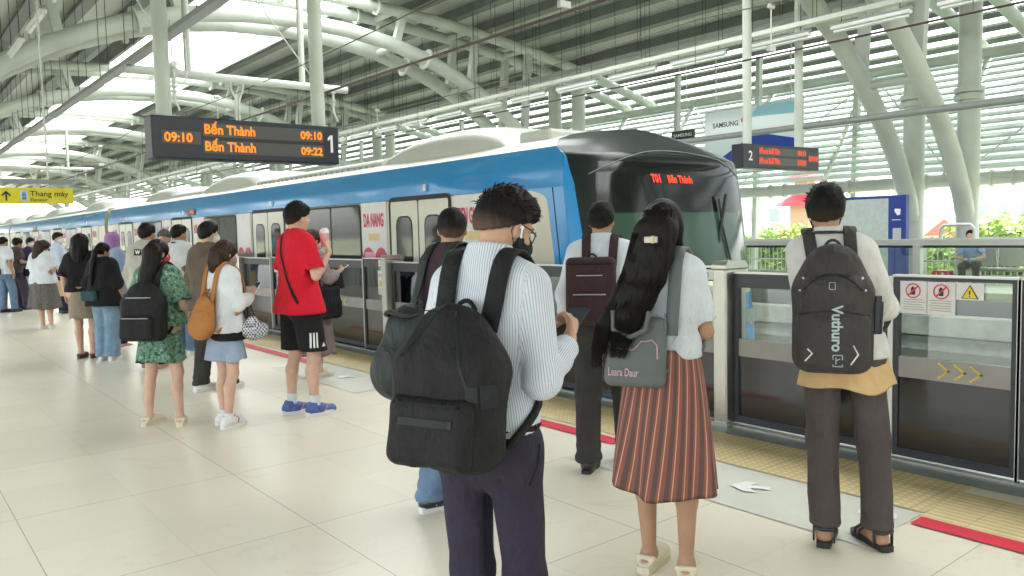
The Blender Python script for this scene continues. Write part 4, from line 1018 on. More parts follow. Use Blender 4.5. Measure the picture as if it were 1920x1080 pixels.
        S.seg(H((0, .086, .012)), H((0, .104, -.022)), .008*hs, .0125*hs, k=.012); S.seg(H((-.01, .094, -.028)), H((.01, .094, -.028)), .0085*hs, k=.008)
        S.ell(H((0, .082, .028)), V(.045, .012, .01)*hs, .015, R)
        S.ell(H((0, .085, -.052)), V(.022, .009, .006)*hs, .006, R); S.ell(H((0, .084, -.061)), V(.019, .010, .006)*hs, .006, R)
        S.cut((0, 0, .006), (0, 0, -1)); o = sdf_obj('body', S, s.skin, s.root); s.bo = o
        return o
    def eyes(s):
        for q in (-1, 1):
            S = SDF(s.H((q*.034, .066, .005))-.03, s.H((q*.034, .066, .005))+.03, .0035); S.ell(s.H((q*.033, .069, .005)), V(.0132, .0132, .0125), .001, s.hR); sdf_obj('eye', S, EYEW, s.root)
            m_ = MB(); a = s.H((q*.033, .0795, .005)); b_ = s.H((q*.033, .0835, .005)); m_.tube([a, b_], .0055, 10); m_.build('iris', IRIS, s.root)
            m_ = MB(); m_.tube([s.H((q*.018, .089, .026)), s.H((q*.036, .087, .031)), s.H((q*.054, .074, .026))], [.002, .003, .0012], 6); m_.build('eyebrow', HAIR, s.root)
        m_ = MB(); m_.tube([s.H((-.02, .086, -.0565)), s.H((0, .0945, -.0555)), s.H((.02, .086, -.0565))], [.0015, .0045, .0015], 6); m_.build('lips', LIP, s.root)
    def hairbase(s, S, t=.014, low=-.055, front=.062, sideburn=.0):
        H, R = s.H, s.hR; hs = s.hs
        S.ell(H((0, -.008, .026)), V(.075+t, .092+t, .094+t)*hs, .01, R)
        S.ell(H((0, .10, -.055)), V(.092, .085, .105)*hs, .012, R, sub=True); S.box(H((0, .02, -.105)), V(.14, .2, .05+low+.055)*hs, .01, .02, R, sub=True)
        for q in (-1, 1): S.ell(H((q*.085, .012, -.022)), V(.022, .03, .042)*hs, .008, R, sub=True)
    def hair_short(s, m_=None, t=.014, low=-.05, spikes=0, seed=1, fringe=.0, top=0., slen=.03, fade=False):
        c = s.hc; S = SDF(c-.19, c+.19, max(.005, s.vx*.75)); s.hairbase(S, t*.9, low-.03); S.cut(s.H((0, -.09, low-.012)), s.hR @ V(0, .62, -1), .02); [S.cut(s.H((q*.066, -.05, low-.004)), s.hR @ V(q*1.1, .1, -1), .02) for q in (-1, 1)]
        if fringe: 
            for x in np.linspace(-.05, .05, 5): S.seg(s.H((x, .075, .095)), s.H((x*1.1, .105, .045-fringe)), .022, .01, k=.02)
        if top: S.ell(s.H((0, .02, .085)), V(.06, .08, .03+top), .03, s.hR)
        o = sdf_obj('hair', S, [FADE, m_ or HAIR][0 if fade == 1 else 1] if fade != 2 else FADE2, s.root, disp=lambda v: folds(v, .004, 60, seed, (1, 1, .5)), attr=lambda v: np.clip((((v-s.hc) @ s.hR)[:, 2]+(.055 if fade == 1 else .06))/.07, 0, 1))
        if spikes:
            r = random.Random(seed); mb = MB()
            for i in range(spikes):
                u = r.uniform(-1, 1)*.95; a = r.uniform(0, 6.28); el = r.uniform(.15, 1.5)
                d = V(math.cos(a)*math.cos(el), math.sin(a)*math.cos(el), math.sin(el)); 
                if d[1] > .75 and d[2] < .5: continue
                p = V(0, -.008, .026)+d*V(.075+t-.004, .092+t-.004, .094+t-.004); dr = d*.55+V(r.uniform(-.5, .5), .5+r.uniform(-.3, .3), r.uniform(-.2, .35)); dr /= np.linalg.norm(dr); L_ = slen*r.uniform(.5, 1.2)
                p1 = p+dr*L_*.6; p2 = p1+(dr+V(0, .2, -.5))*L_*.4; mb.tube([s.H(p), s.H(p1), s.H(p2)], [.0022, .0016, .0004], 3, False)
            mb.build('hair_strand', m_ or HAIR, s.root)
        return o
    def hair_long(s, paths, m_=None, t=.018, seed=1, low=-.09, amp=.006, clip=None):
        lo = s.hc-.2; hi = s.hc+.2; 
        for p in paths:
            for q in p: lo = np.minimum(lo, V(*q[:3])-q[3]-.04); hi = np.maximum(hi, V(*q[:3])+q[3]+.04)
        S = SDF(lo, hi, max(.006, s.vx*.8)); s.hairbase(S, t, low)
        for p in paths:
            for a, b_ in zip(p[:-1], p[1:]): S.seg(a[:3], b_[:3], a[3], b_[3], k=.03, flat=(V(0, 1, 0), 1.5))
        o = sdf_obj('hair', S, m_ or HAIR, s.root, disp=lambda v: folds(v, amp, 55, seed, (1, 1, .12)))
        return o
    def strands(s, path, n, spread, m_=None, seed=2, r0=.0016, fly=.012):
        r = random.Random(seed); mb = MB(); P = [V(*p[:3]) for p in path]; W_ = [p[3] for p in path]
        for i in range(n):
            a = r.uniform(-1, 1); b_ = r.uniform(.75, 1.06)*spread; s0 = r.randint(0, max(0, len(P)-4)); e0 = min(len(P), s0+r.randint(3, len(P))); pts = []
            for j in range(s0, e0):
                w_ = W_[j]*b_; pts.append(P[j]+V(a*w_, -math.sqrt(max(0, 1-a*a))*w_*.68, 0)+V(r.gauss(0, 1), r.gauss(0, 1), r.gauss(0, 1))*fly*(j-s0)/len(P))
            if len(pts) > 2: mb.tube(pts, [r0*(1-.8*k/(len(pts)-1)) for k in range(len(pts))], 3, False)
        mb.build('hair_strand', m_ or HAIR, s.root)
    def mask(s, m_):
        c = s.H((0, .06, -.045)); S = SDF(c-.12, c+.12, max(.005, s.vx*.7)); S.ell(s.H((0, .03, -.04)), V(.066, .079, .068), .01, s.hR); S.seg(s.H((0, .095, -.015)), s.H((0, .105, -.035)), .018, .02, k=.03); S.ell(s.H((0, .056, -.082)), V(.038, .036, .034), .03, s.hR)
        a = s.H((0, .022, 0)); S.cut(a, s.hR @ V(0, -1, .25)); a = s.H((0, .05, -.008)); S.cut(a, s.hR @ V(0, -.2, 1)); o = sdf_obj('face_mask', S, m_, s.root, disp=lambda v: folds(v, .002, 40, 3, (1, 1, 3)))
        mb = MB()
        for q in (-1, 1): mb.tube([s.H((q*.064, .038, -.02)), s.H((q*.08, .01, .012)), s.H((q*.086, -.022, .012)), s.H((q*.082, -.026, -.02)), s.H((q*.062, .025, -.07))], .0016, 5)
        build_each(mb, 'ear_loop', m_, s.root)
    def shirt(s, m_, name='shirt', infl=.016, hem=.86, sleeve=.55, hemr=None, amp=.004, seed=1, slr=(.058, .07), collar=0, attr=False, k=.05, tuck=False, cuff=True, blouse=0, long_fit=.012, fr=13, mfun=None):
        g = s.g; xs = [a[i][0] for a in s.arm.values() for i in (0, 1)]; ys = [a[i][1] for a in s.arm.values() for i in (0, 1)]
        S = SDF((min(xs+[-.27])-.12, min(ys+[-.22])-.1, hem-.03), (max(xs+[.27])+.12, max(ys+[.22])+.12, 1.56), s.vx)
        s.torso(S, infl, z0=hem-.06, k=k, hemr=hemr)
        if hem < .84:
            for z in np.arange(hem-.04, .84, .05): c = s.W((0, 0, z)); S.seg(c-V(.085*g, 0, 0), c+V(.085*g, 0, 0), (hemr or .105*g+infl), k=k)
        if blouse: c = s.W((0, 0, hem+.05)); S.seg(c-V(.075*g, 0, 0), c+V(.075*g, 0, 0), .098*g+blouse, k=k)
        ga = .5+.5*g
        for q in (-1, 1):
            e, w_, *_ = s.arm[q]; sh = s.sh[q]; r0, r1 = slr[0]*ga, slr[1]*ga
            if sleeve <= 1:
                b_ = sh+(e-sh)*sleeve; S.seg(sh+V(0, 0, -.005), b_, r0, r1, k=.04, capb=True); dd = (e-sh)/np.linalg.norm(e-sh); S.seg(b_-dd*.008, b_+dd*.02, r1-.011, r1-.009, k=.003, sub=True)
            else:
                S.seg(sh, e, r0, r1*.86, k=.04); m_2 = e+(w_-e)*(sleeve-1); S.seg(e, e+(m_2-e)*.6, r1*.86, r1*.8, k=.03); S.seg(e+(m_2-e)*.6, m_2, r1*.8, .04 if sleeve > 1.8 else r1*.74, k=.02, capb=True)
                if sleeve > 1.8: S.seg(m_2-(w_-e)*.16, m_2, .037, .037, k=.01, capb=True)
                else: dd = (w_-e)/np.linalg.norm(w_-e); S.seg(m_2-dd*.03, m_2, r1*.8, r1*.8, k=.006, capb=True)
        # neck opening
        n0 = s.W((0, .012, 1.47)); S.seg(n0, n0+V(0, .0, .09), .058, .064, k=.012, sub=True)
        if collar:
            nb = s.W((0, -.006, 1.455)); tp = s.W((0, .006, 1.455+collar)); S.seg(nb-V(0, 0, .03), tp, .072, .066, k=.015, capb=True); S.seg(s.W((0, .012, 1.45)), tp+V(0, .01, .03), .056, .060, k=.004, sub=True)
            cc = s.W((0, .075, 1.44)); S.seg(cc, cc+V(0, .03, .1), .03, .05, k=.01, sub=True)
        S.cut((0, 0, hem), (0, 0, -1))
        if not tuck: 
            for z_ in (hem,): c = s.W((0, 0, z_)); S.seg(c-V(.07*g, 0, .02), c+V(.07*g, 0, 0), (hemr or .1*g+infl)-.012, k=.004, sub=True)
        at = None
        if attr:
            def at(v):
                t = np.arctan2(v[:, 1]-s.lean*.5, v[:, 0])*.165
                bd = np.full(len(v), 1e9); wd = None
                dt = np.hypot(v[:, 0]*.75, v[:, 1]-s.lean*(v[:, 2]-.95)/.45)-.13
                for q in (-1, 1):
                    e, w_, *_ = s.arm[q]; sh = s.sh[q]
                    for a_, b_, off in ((sh, e, 0), (e, w_, 0)):
                        d = (b_-a_); L_ = np.linalg.norm(d); d = d/L_; p = v-a_; tt = np.clip(p @ d, 0, L_); r = p-tt[:, None]*d; dist = np.linalg.norm(r, axis=1)-.062
                        x = np.cross(d, V(0, 0, 1) if abs(d[2]) < .8 else V(0, 1, 0)); x /= np.linalg.norm(x); y = np.cross(d, x); an = np.arctan2(r @ y, r @ x)*.052
                        mk = (dist < np.minimum(dt, bd)) & (v[:, 0]*q > .14 if a_ is sh else v[:, 0]*q > .1); t = np.where(mk, an, t); bd = np.where(mk, dist, bd)
                yk = (v[:, 2] > 1.315) & (np.abs(v[:, 0]) < .15); t = np.where(yk, v[:, 0], t)
                return t+1
        o = sdf_obj(name, S, m_, s.root, disp=lambda v: folds(v, amp, fr, seed), attr=at, mfun=mfun); s.shells.append(o); return o
    def pants(s, m_, name='trousers', top=1.0, cutz=.07, r=(.1, .078, .07), amp=.004, seed=2, infl=.014, above=None, fr=13, stack=0):
        g = .5+.5*s.g; xs = [s.feet[q][1][0] for q in (-1, 1)]; ys = [s.feet[q][1][1] for q in (-1, 1)]
        S = SDF((min(xs+[-.22])-.1, min(ys+[-.22])-.1, cutz-.03), (max(xs+[.22])+.1, max(ys+[.2])+.1, top+.04), s.vx)
        s.torso(S, infl, z0=.8, z1=1.1, k=.05)
        for q in (-1, 1):
            kn, an, ta = s.feet[q]; h = s.hip[q]; S.seg(h, kn, r[0]*g, r[1]*g, k=.03); e = an+(an-kn)*.1; S.seg(kn, an+V(0, -.004, 0), r[1]*g, r[2]*g, k=.03); S.seg(an, e, r[2]*g, k=.02)
        S.seg((0, 0, .45), (0, -.0, .775), .012, .012, k=.02, sub=True)
        S.cut((0, 0, top), (0, 0, 1)); S.cut((0, 0, cutz), (0, 0, -1))
        def dsp(v):
            d = folds(v, amp, fr, seed)
            if stack: d = d+stack*np.sin(v[:, 2]*90+np.sin(v[:, 0]*40)*1.5)*np.exp(-((v[:, 2]-cutz)/.12)**2)
            return d
        return sdf_obj(name, S, m_, s.root, disp=dsp)
    def skirt(s, m_, z0, z1, hem, wr=(.155, .12), name='skirt', pl=9, amp=.018, seed=3, per=None, back=0, attrn=0, twist=0):
        nt, nz = 120, 30; v = []; su = []; r = random.Random(seed); ph = [r.uniform(0, 6.28) for _ in range(4)]
        for i in range(nz+1):
            t = i/nz; z = z1+(z0-z1)*t
            e = t**.75
            for j in range(nt):
                a = 2*math.pi*j/nt; rx = wr[0]*s.g+(hem[0]-wr[0]*s.g)*e; ry = wr[1]*s.g+(hem[1]-wr[1]*s.g)*e
                w_ = amp*t**1.3*(math.sin(pl*a+ph[0])+.5*math.sin((pl+4)*a+ph[1]+t)+.35*math.sin(3*a+ph[2]))
                zz = z-(.012*math.sin(3*a+ph[3])+.008*math.sin(5*a+ph[1]))*t; lump = -.02*math.exp(-((t-.12)/.2)**2)*0
                v.append(((rx+w_)*math.cos(a), (ry+w_)*math.sin(a)-back*t, zz)); su.append(attrn*(j/nt)+twist*t)
        f = [(i*nt+j, (i+1)*nt+j, (i+1)*nt+(j+1) % nt, i*nt+(j+1) % nt) for i in range(nz) for j in range(nt)]
        f = [tuple(reversed(q)) for q in f]
        k0 = len(v)
        for j in range(nt): p = v[nz*nt+j]; v.append((p[0]*.985, p[1]*.985, p[2]+.004)); su.append(su[nz*nt+j])
        for j in range(nt): p = v[(nz-8)*nt+j]; v.append((p[0]*.95, p[1]*.95, p[2])); su.append(su[nz*nt+j])
        f += [(nz*nt+j, nz*nt+(j+1) % nt, k0+(j+1) % nt, k0+j) for j in range(nt)]+[(k0+j, k0+(j+1) % nt, k0+nt+(j+1) % nt, k0+nt+j) for j in range(nt)]
        f.append(tuple(range(nt)))
        mb = MB(); mb.smooth = True; mb.add(v, f); me = mb.mesh(name, m_); at = me.attributes.new('su', 'FLOAT', 'POINT'); at.data.foreach_set('value', su)
        o = bpy.data.objects.new(name, me); C.objects.link(o); o.parent = s.root; return o
    def shoes(s, kind, up, sole=None, accent=None, lace=None):
        for q in (-1, 1):
            kn, an, ta = s.feet[q]; td = V(math.sin(ta), math.cos(ta), 0); lt = V(td[1], -td[0], 0); o = V(an[0], an[1], 0)
            P = lambda y, x, z: o+td*y+lt*x+V(0, 0, z)
            outl = [(-.085, .0), (-.078, .03), (-.03, .036), (.03, .036), (.09, .05), (.14, .046), (.175, .028), (.187, 0), (.175, -.028), (.14, -.044), (.09, -.046), (.03, -.034), (-.03, -.034), (-.078, -.03)]
            sh = {'sneaker': .034, 'dress': .02, 'croc': .03, 'sandal': .028, 'flat': .012}[kind]; sc = 1.0 if kind != 'croc' else 1.04
            S = SDF(o+V(-.24, -.24, -.01), o+V(.24, .24, .17), min(s.vx, .008))
            if kind in ('sneaker', 'dress', 'flat', 'croc'):
                S.seg(P(-.042, 0, .052), P(.03, 0, .05), .042, .043, k=.03); S.seg(P(.03, 0, .055), P(.135, .0, .036), .044, .036, k=.03); S.seg(P(.14, .01, .035), P(.145, -.01, .035), .036, k=.02)
                if kind == 'sneaker': S.seg(P(-.02, 0, .06), P(-.015, 0, .112), .044, .043, k=.02, capb=True)
                if kind == 'dress': S.seg(P(-.02, 0, .06), P(-.015, 0, .095), .042, .04, k=.02, capb=True)
                if kind in ('croc',): S.seg(P(-.07, 0, .09), P(.02, 0, .11), .034, .03, k=.01, sub=True); S.seg(P(-.09, 0, .085), P(-.03, 0, .1), .045, k=.01, sub=True); S.seg(P(-.05, -.04, .07), P(-.05, .04, .07), .012, k=.01)
                if kind == 'flat': S.seg(P(-.03, 0, .1), P(.07, 0, .09), .05, .035, k=.01, sub=True)
                S.cut(o+V(0, 0, sh-.006), (0, 0, -1))
                sobj = sdf_obj('shoe', S, up, s.root)
            else:
                mb = MB()
                for y_, w_ in ((.105, .016), (.075, .012)): mb.ribbon([P(y_, -.05, .022), P(y_, -.045, .055), P(y_, 0, .078), P(y_, .045, .055), P(y_, .05, .022)], [V(0, 0, 1)]*5, w_, .004)
                mb.ribbon([P(-.05, -.045, .085), P(-.065, 0, .085), P(-.05, .045, .085), P(.03, .035, .105), P(.045, 0, .112), P(.03, -.035, .105), P(-.05, -.045, .085)], [-lt, -td, lt, lt, td, -lt, -lt], .016, .004)
                mb.ribbon([P(-.04, .045, .02), P(-.04, .046, .09)], [lt]*2, .014, .004); mb.ribbon([P(-.04, -.045, .02), P(-.04, -.046, .09)], [-lt]*2, .014, .004); mb.ribbon([P(.02, .04, .02), P(.05, .02, .1)], [lt]*2, .014, .004)
                sobj = mb.build('sandal_strap', up, s.root)
            mb = MB(); zt = sh+(.004 if kind != 'sandal' else 0); heel = .012 if kind == 'dress' else 0
            pts = [(y*sc, x*sc) for y, x in outl]; mb.prism(pts, lambda y_, x_, t: P(y_, x_*(1 if t > .01 else .97), t), .001, zt); so = mb.build('sole', sole or up, sobj, fixn=True)
            if accent and kind == 'sneaker':
                mb = MB()
                for sd in (-1, 1):
                    for j in range(3): y_ = .0+j*.032; mb.tube([P(y_, sd*.0455, .04), P(y_+.022, sd*.036, .078)], .005, 5)
                mb.build('side_stripe', accent, sobj)
            if lace:
                mb = MB()
                for j in range(4): y_ = .03+j*.022; mb.tube([P(y_, -.022, .094-j*.006), P(y_+.01, 0, .102-j*.007), P(y_, .022, .094-j*.006)], .0035, 5)
                mb.build('laces', lace, sobj)
    def socks(s, m_, z1=.16):
        for q in (-1, 1):
            kn, an, ta = s.feet[q]; d = (kn-an)/np.linalg.norm(kn-an); mb = MB(); mb.tube([an-V(0, 0, .02), an+d*(z1-.085)*.5, an+d*(z1-.085)], [.043, .041, .045], 16); mb.build('sock', m_, s.root)
    def at(s, p): return s.mw @ Vector(p)
def held(name, label, cat, fig, group=None):
    t = thing(name, label, cat, (0, 0, 0), 0, group); t.matrix_world = fig.mw.copy(); t.location = fig.mw.translation; t.rotation_euler = fig.root.rotation_euler; t.scale = fig.root.scale; return t
def phone(fig, q, label, tilt=(0, .55, .83), col=None):
    e, w_, d, n, cu = fig.arm[q]; t = held('phone', label, 'phone', fig)
    c = w_+d*.09+n*.018; z = Vector(tilt).normalized(); x = Vector((1, 0, 0)); y = z.cross(x).normalized(); x = y.cross(z)
    mb = MB(); mb.obox(c, x, z, y, .037, .078, .0042); mb.build('case', col or BLKBOX, t)
    mb = MB(); mb.obox(Vector(c)+y*(.0047)*(-1), x, z, y, .034, .073, .0005); mb.build('screen', mat('phone_screen', (.04, .05, .06), .08, spec=.8), t)
    return t
def backpack(fig, label, w_, h, d, ztop, colm, style=0, lean=0., pocket=.45, xoff=0., straps=True, amp=.003, trim=None, gap=0., vx=None, strapm=None, sw_=.055):
    """a bag on the back: bag, pocket, straps, handle"""
    t = held('backpack', label, 'backpack', fig); by = -.125*fig.g-gap; cz = ztop-h/2
    vx = vx or fig.vx*1.0; R = rotm(0, lean); ctr = V(xoff, by-d/2, cz)
    Q = lambda x, y, z: ctr+R @ V(x, y, z)
    S = SDF(ctr-V(w_*.75, d+.12, h*.75), ctr+V(w_*.75, d+.12, h*.75), vx)
    if style == 0:
        S.box(Q(0, 0, -h*.04), V(w_/2, d/2, h*.46), min(w_, d)*.32, .02, R); S.ell(Q(0, .0, h*.25), V(w_*.44, d*.45, h*.25), .06, R)
    elif style == 1:      # boxy
        S.box(ctr, V(w_/2, d/2, h/2), .035, .02, R)
    elif style == 2:      # pear drawstring
        S.ell(Q(0, 0, -h*.18), V(w_*.52, d*.55, h*.32), .05, R); S.ell(Q(0, .02, h*.2), V(w_*.36, d*.4, h*.28), .08, R)
    elif style == 3:      # hiker: narrow top, wide bottom
        S.box(Q(0, 0, -h*.12), V(w_/2, d*.45, h*.36), .07, .03, R); S.ell(Q(0, .0, h*.2), V(w_*.43, d*.42, h*.3), .07, R)
    sd_ = sum(map(ord, label)) % 97
    bg = sdf_obj('main_bag', S, colm, t, disp=lambda v: folds(v, amp, 16, sd_))
    if pocket:
        S = SDF(ctr-V(w_*.75, d+.14, h*.75), ctr+V(w_*.75, d+.12, h*.75), vx); S.box(Q(0, -d*.42, -h/2+h*pocket*.55), V(w_*.40, d*.22, h*pocket*.46), .035, .02, R); fp_ = sdf_obj('front_pocket', S, colm, t, disp=lambda v: folds(v, amp*.6, 20, sd_+1))
        mb = MB(); zz = -h/2+h*pocket*.93; mb.ribbon([Q(x, -d*.60, zz) for x in np.linspace(-w_*.33, w_*.33, 16)], [(0, -1, 0)]*16, .007, .002); decal(mb, [fp_, bg], off=.002); build_each(mb, 'zip', trim or ZIPM, t)
    sm = strapm or colm
    if straps:
        for q in (-1, 1):
            sx = .088; g = fig.g; pts = []; nn = []
            tz = min(ztop-.03, 1.38)
            P_ = [(sx*.9, by-.03, tz-.05), (sx*.95, -.10*g-.012, 1.385), (sx*1.0, -.055, 1.458+.012), (sx*1.05, 0.0, 1.475+.008), (sx*1.12, .065, 1.435), (sx*1.25, .118*g, 1.34), (sx*1.42, .135*g, 1.22), (sx*1.75, .10*g, 1.12), (sx*2.05, .01, max(1.04, cz-h*.15)), (w_*.42, by-.02, max(ztop-h+.06, cz-h*.4))]
            P_ = [fig.W((a*q, b_, c_)) if i < 9 else V(a*q+xoff, b_, c_) for i, (a, b_, c_) in enumerate(P_)]
            N_ = [(0, -1, .3), (0, -1, .5), (.1*q, -.5, 1), (.1*q, 0, 1), (.1*q, .6, .9), (.2*q, 1, .3), (.4*q, 1, .1), (1*q, .6, 0), (1*q, 0, 0), (1*q, 0, 0)]
            # catmull
            pp = []; nnn = []
            for i in range(len(P_)-1):
                p0, p1, p2, p3 = P_[max(i-1, 0)], P_[i], P_[i+1], P_[min(i+2, len(P_)-1)]
                for u in np.linspace(0, 1, 5)[:-1]:
                    pp.append(.5*((2*p1)+(-p0+p2)*u+(2*p0-5*p1+4*p2-p3)*u*u+(-p0+3*p1-3*p2+p3)*u**3)); nnn.append(V(*N_[i])*(1-u)+V(*N_[i+1])*u)
            pp.append(P_[-1]); nnn.append(V(*N_[-1])); ws = [sw_ if i < 26 else .026 for i in range(len(pp))]
            if fig.shells:
                B = fig.__dict__.setdefault('_b', bvh(fig.shells[:1])); q2 = []
                for i, (p, nn_) in enumerate(zip(pp, nnn)):
                    nn_ = Vector(nn_).normalized(); p = Vector(p)
                    if 2 < i < 33:
                        h_ = B.ray_cast(p+nn_*.22, -nn_)
                        if h_[0] is not None and (h_[0]-p).length < (.12 if i < 18 else .055): p = h_[0]+nn_*.009
                    q2.append(p)
                for _ in range(2): q2 = [q2[0]]+[(q2[i-1]+q2[i]*2+q2[i+1])/4 for i in range(1, len(q2)-1)]+[q2[-1]]
                pp = [p+Vector(n_).normalized()*.004 for p, n_ in zip(q2, nnn)]
            MB().ribbon(pp, nnn, ws, .007).build('shoulder_strap', sm, t)
        mb = MB(); mb.tube([Q(.036*math.sin(a_), d*.30, h/2-.03+.05*math.cos(a_)) for a_ in np.linspace(-2.2, 2.2, 14)], .007, 7); mb.build('grab_handle', sm, t)
    t['q'] = 0; del t['q']
    return t, Q, bg
# ================================================================ THE PEOPLE
BLK = fabric('black_fabric', (.013, .0125, .0135), var=.2); BLKN = mat('black_nylon', (.011, .0105, .0105), .65, var=.2, vscale=14, bump=.35, bscale=400, spec=.28, wr=.4)
NAVY = fabric('navy_trouser_cloth', (.03, .025, .042)); DGRN = mat('dark_green_nylon', (.018, .024, .024), .5, var=.2, bump=.25, bscale=300, spec=.35, wr=.4)
MARO = fabric('dark_maroon_cloth', (.05, .028, .036)); DENIM = fabric('blue_denim', (.13, .2, .3), var=.25); DENIM2 = fabric('pale_denim', (.2, .3, .4), var=.25)
DBRN = fabric('dark_brown_cloth', (.085, .068, .064)); DGRY = fabric('dark_charcoal_cloth', (.045, .042, .038)); MASKBK = fabric('black_mask_cloth', (.02, .02, .02)); MASKW = fabric('white_mask_cloth', (.68, .66, .64)); MASKG = fabric('grey_mask_cloth', (.3, .27, .25)); MASKR = fabric('red_mask_cloth', (.5, .05, .08))
SHIRTW = fabric('white_shirt', (.62, .65, .68)); SHIRTB = fabric('pale_blue_shirt', (.52, .6, .74)); REDT = fabric('red_cotton', (.62, .012, .03), var=.06)
STR = stripes('pinstripe_shirt', (.66, .68, .72), (.36, .40, .48), .0075, .38)
# ---- 1 man with striped shirt, looking at his phone
A = {1: ((.2, -.02, 1.12), (.175, .19, 1.19), (-.15, .8, .45), (-.7, .1, .35), 1.0), -1: ((-.24, .05, 1.12), (-.03, .27, 1.15), (.55, .75, .3), (.3, -.3, .8), .9)}
Fig.thumbdir = {1: V(0, 0, 1), -1: V(0, 0, 1)}
f = Fig('man in a pinstriped white shirt and black face mask looking down at a phone', (1.385, 1.85), 22, 1.645, .0062, .80, arms=A, lean=.03, head=(-24, 24), feet=((-.055, -.02, 8), (.07, .03, 10)))
f.body(); f.eyes(); f.hair_short(t=.016, low=-.032, spikes=900, seed=3, top=.014, slen=.027, fade=1); f.mask(MASKBK)
f.shirt(STR, hem=.96, sleeve=1.88, infl=.016, amp=.006, seed=4, slr=(.056, .062), collar=.05, attr=True, blouse=.014, tuck=True, fr=11)
f.pants(NAVY, r=(.088, .072, .066), amp=.005, seed=5, top=.985); f.shoes('dress', SHOEB)
mb = MB(); 
for z in (.975,): mb.tube([f.W((.158*math.cos(a), .118*math.sin(a)-.005, z)) for a in np.linspace(0, 6.283, 40)], .013, 6, False)
mb.build('belt', BLK, f.root)
mb = MB(); mb.ribbon([V(.3, .02-.03*u, .93-.12*u) for u in np.linspace(0, 1, 8)], [(1, 0, 0)]*8, .008, .001); decal(mb, [c for c in f.root.children if c.name.startswith('trousers')], (-1, -.2, 0), .002, .1); mb.build('pocket_seam', BLK, f.root)
mb = MB()
for q in (-1, 1):
    mb.tube([f.H((q*.034+.024*math.cos(a), .1-.012*abs(math.cos(a))*1.2, .004+.02*math.sin(a))) for a in np.linspace(0, 6.283, 20)], .0022, 5, False); mb.tube([f.H((q*.058, .09, .008)), f.H((q*.078, .05, .012)), f.H((q*.082, -.005, .012))], .0024, 5)
mb.tube([f.H((-.011, .103, .008)), f.H((.011, .103, .008))], .002, 5); mb.build('glasses', BLKBOX, f.root)
mb = MB()
for q in (-1, 1): mb.tube([f.H((q*.087, .008, .0)), f.H((q*.088, .014, -.03))], .003, 8); mb.tube([f.H((q*.083, .007, .003)), f.H((q*.088, .007, .003))], .006, 10)
mb.build('earbud', WHITEP, f.root)
phone(f, 1, 'dark phone held in front of the pinstriped shirt', (.1, .75, .5))
t, Q, bg = backpack(f, 'big black nylon backpack hanging low on the man in the pinstriped shirt', .33, .46, .18, 1.345, BLKN, 3, lean=10, pocket=.44, amp=.010, gap=.01, vx=.007, xoff=.0, sw_=.062)
mb = MB(); mb.box(Q(.135, -.02, -.035), Q(.15, -.075, .015)); mb.box(Q(.14, -.08, -.028), Q(.155, -.105, .008)); decal(mb, [bg], (-1, .35, 0), .004); build_each(mb, 'buckle', ZIPM, t)
mb = MB(); mb.ribbon([Q(x, -.2, -.105) for x in np.linspace(-.09, .09, 14)], [(0, -1, 0)]*14, .022, .003); decal(mb, [c for c in t.children if c.name.startswith(('front_pocket', 'main_bag'))], off=.003); mb.build('webbing_loop', ZIPM, t)
mb = MB(); mb.ribbon([Q(.02+.10*u, -.2, .22-.26*u) for u in np.linspace(0, 1, 16)], [(0, -1, 0)]*16, .008, .002); mb.ribbon([Q(-.02-.09*u, -.2, .20-.14*u) for u in np.linspace(0, 1, 12)], [(0, -1, 0)]*12, .007, .002); mb.ribbon([Q(.15, -.0, .1-.3*u) for u in np.linspace(0, 1, 12)], [(1, -.3, 0)]*12, .007, .002) if 0 else None; decal(mb, [bg], off=.002); build_each(mb, 'zip', ZIPM, t)
# ---- 2 man in maroon jacket with green backpack
f = Fig('man with closely cropped hair in a dark maroon shirt and jeans', (2.40, 3.49), 6, 1.63, .009, 1.04, skin=SKIND, head=(44, 3), feet=((-.11, -.1, 10), (.12, .06, 12)))
f.body(); f.hair_short(t=.010, low=-.05, seed=8, fade=True); f.shirt(MARO, hem=.84, sleeve=1.85, infl=.026, amp=.006, seed=7, collar=.04); f.pants(DENIM, r=(.1, .082, .078), amp=.006, seed=9, stack=.005); f.shoes('sneaker', SHOEB, SHOEW, SHOEW)
t, Q, bg = backpack(f, 'dark green soft backpack on the man in the maroon shirt', .38, .52, .28, 1.2, DGRN, 2, lean=6, pocket=0, amp=.010, gap=.07, vx=.009)
mb = MB(); mb.tube([Q(.10*math.cos(a_), -.02+.09*math.sin(a_), .2+.01*math.sin(3*a_)) for a_ in np.linspace(0, 6.28, 26)], .012, 6, False); mb.build('drawstring', DGRN, t)
# ---- 3 man in white shirt with maroon backpack
f = Fig('man in a white shirt and dark trousers facing the train front', (3.55, 3.52), 38, 1.66, .009, 1.0, head=(-8, 0), feet=((-.09, -.12, 6), (.14, .12, 10)), skin=SKIND)
f.body(); f.hair_short(t=.013, low=-.04, seed=11, fade=2, spikes=150, slen=.02, top=.006); f.shirt(SHIRTW, hem=.97, sleeve=1.85, infl=.02, amp=.004, seed=12, collar=.045, tuck=True, blouse=.015); f.pants(DGRY, r=(.098, .08, .076), amp=.006, seed=13, stack=.004); f.shoes('dress', SHOEB)
BPM = fabric('maroon_canvas', (.05, .026, .028), bump=.3); 
t, Q, bg = backpack(f, 'boxy maroon and black backpack on the man in white near the train front', .30, .42, .15, 1.36, BPM, 1, lean=2, xoff=-.045, pocket=.5, amp=.002, vx=.009, trim=ALU)
mb = MB(); mb.tube([Q(x, -.078-.0*abs(x), .17) for x in np.linspace(-.13, .13, 12)], .006, 6); mb.build('top_piping', BLK, t)
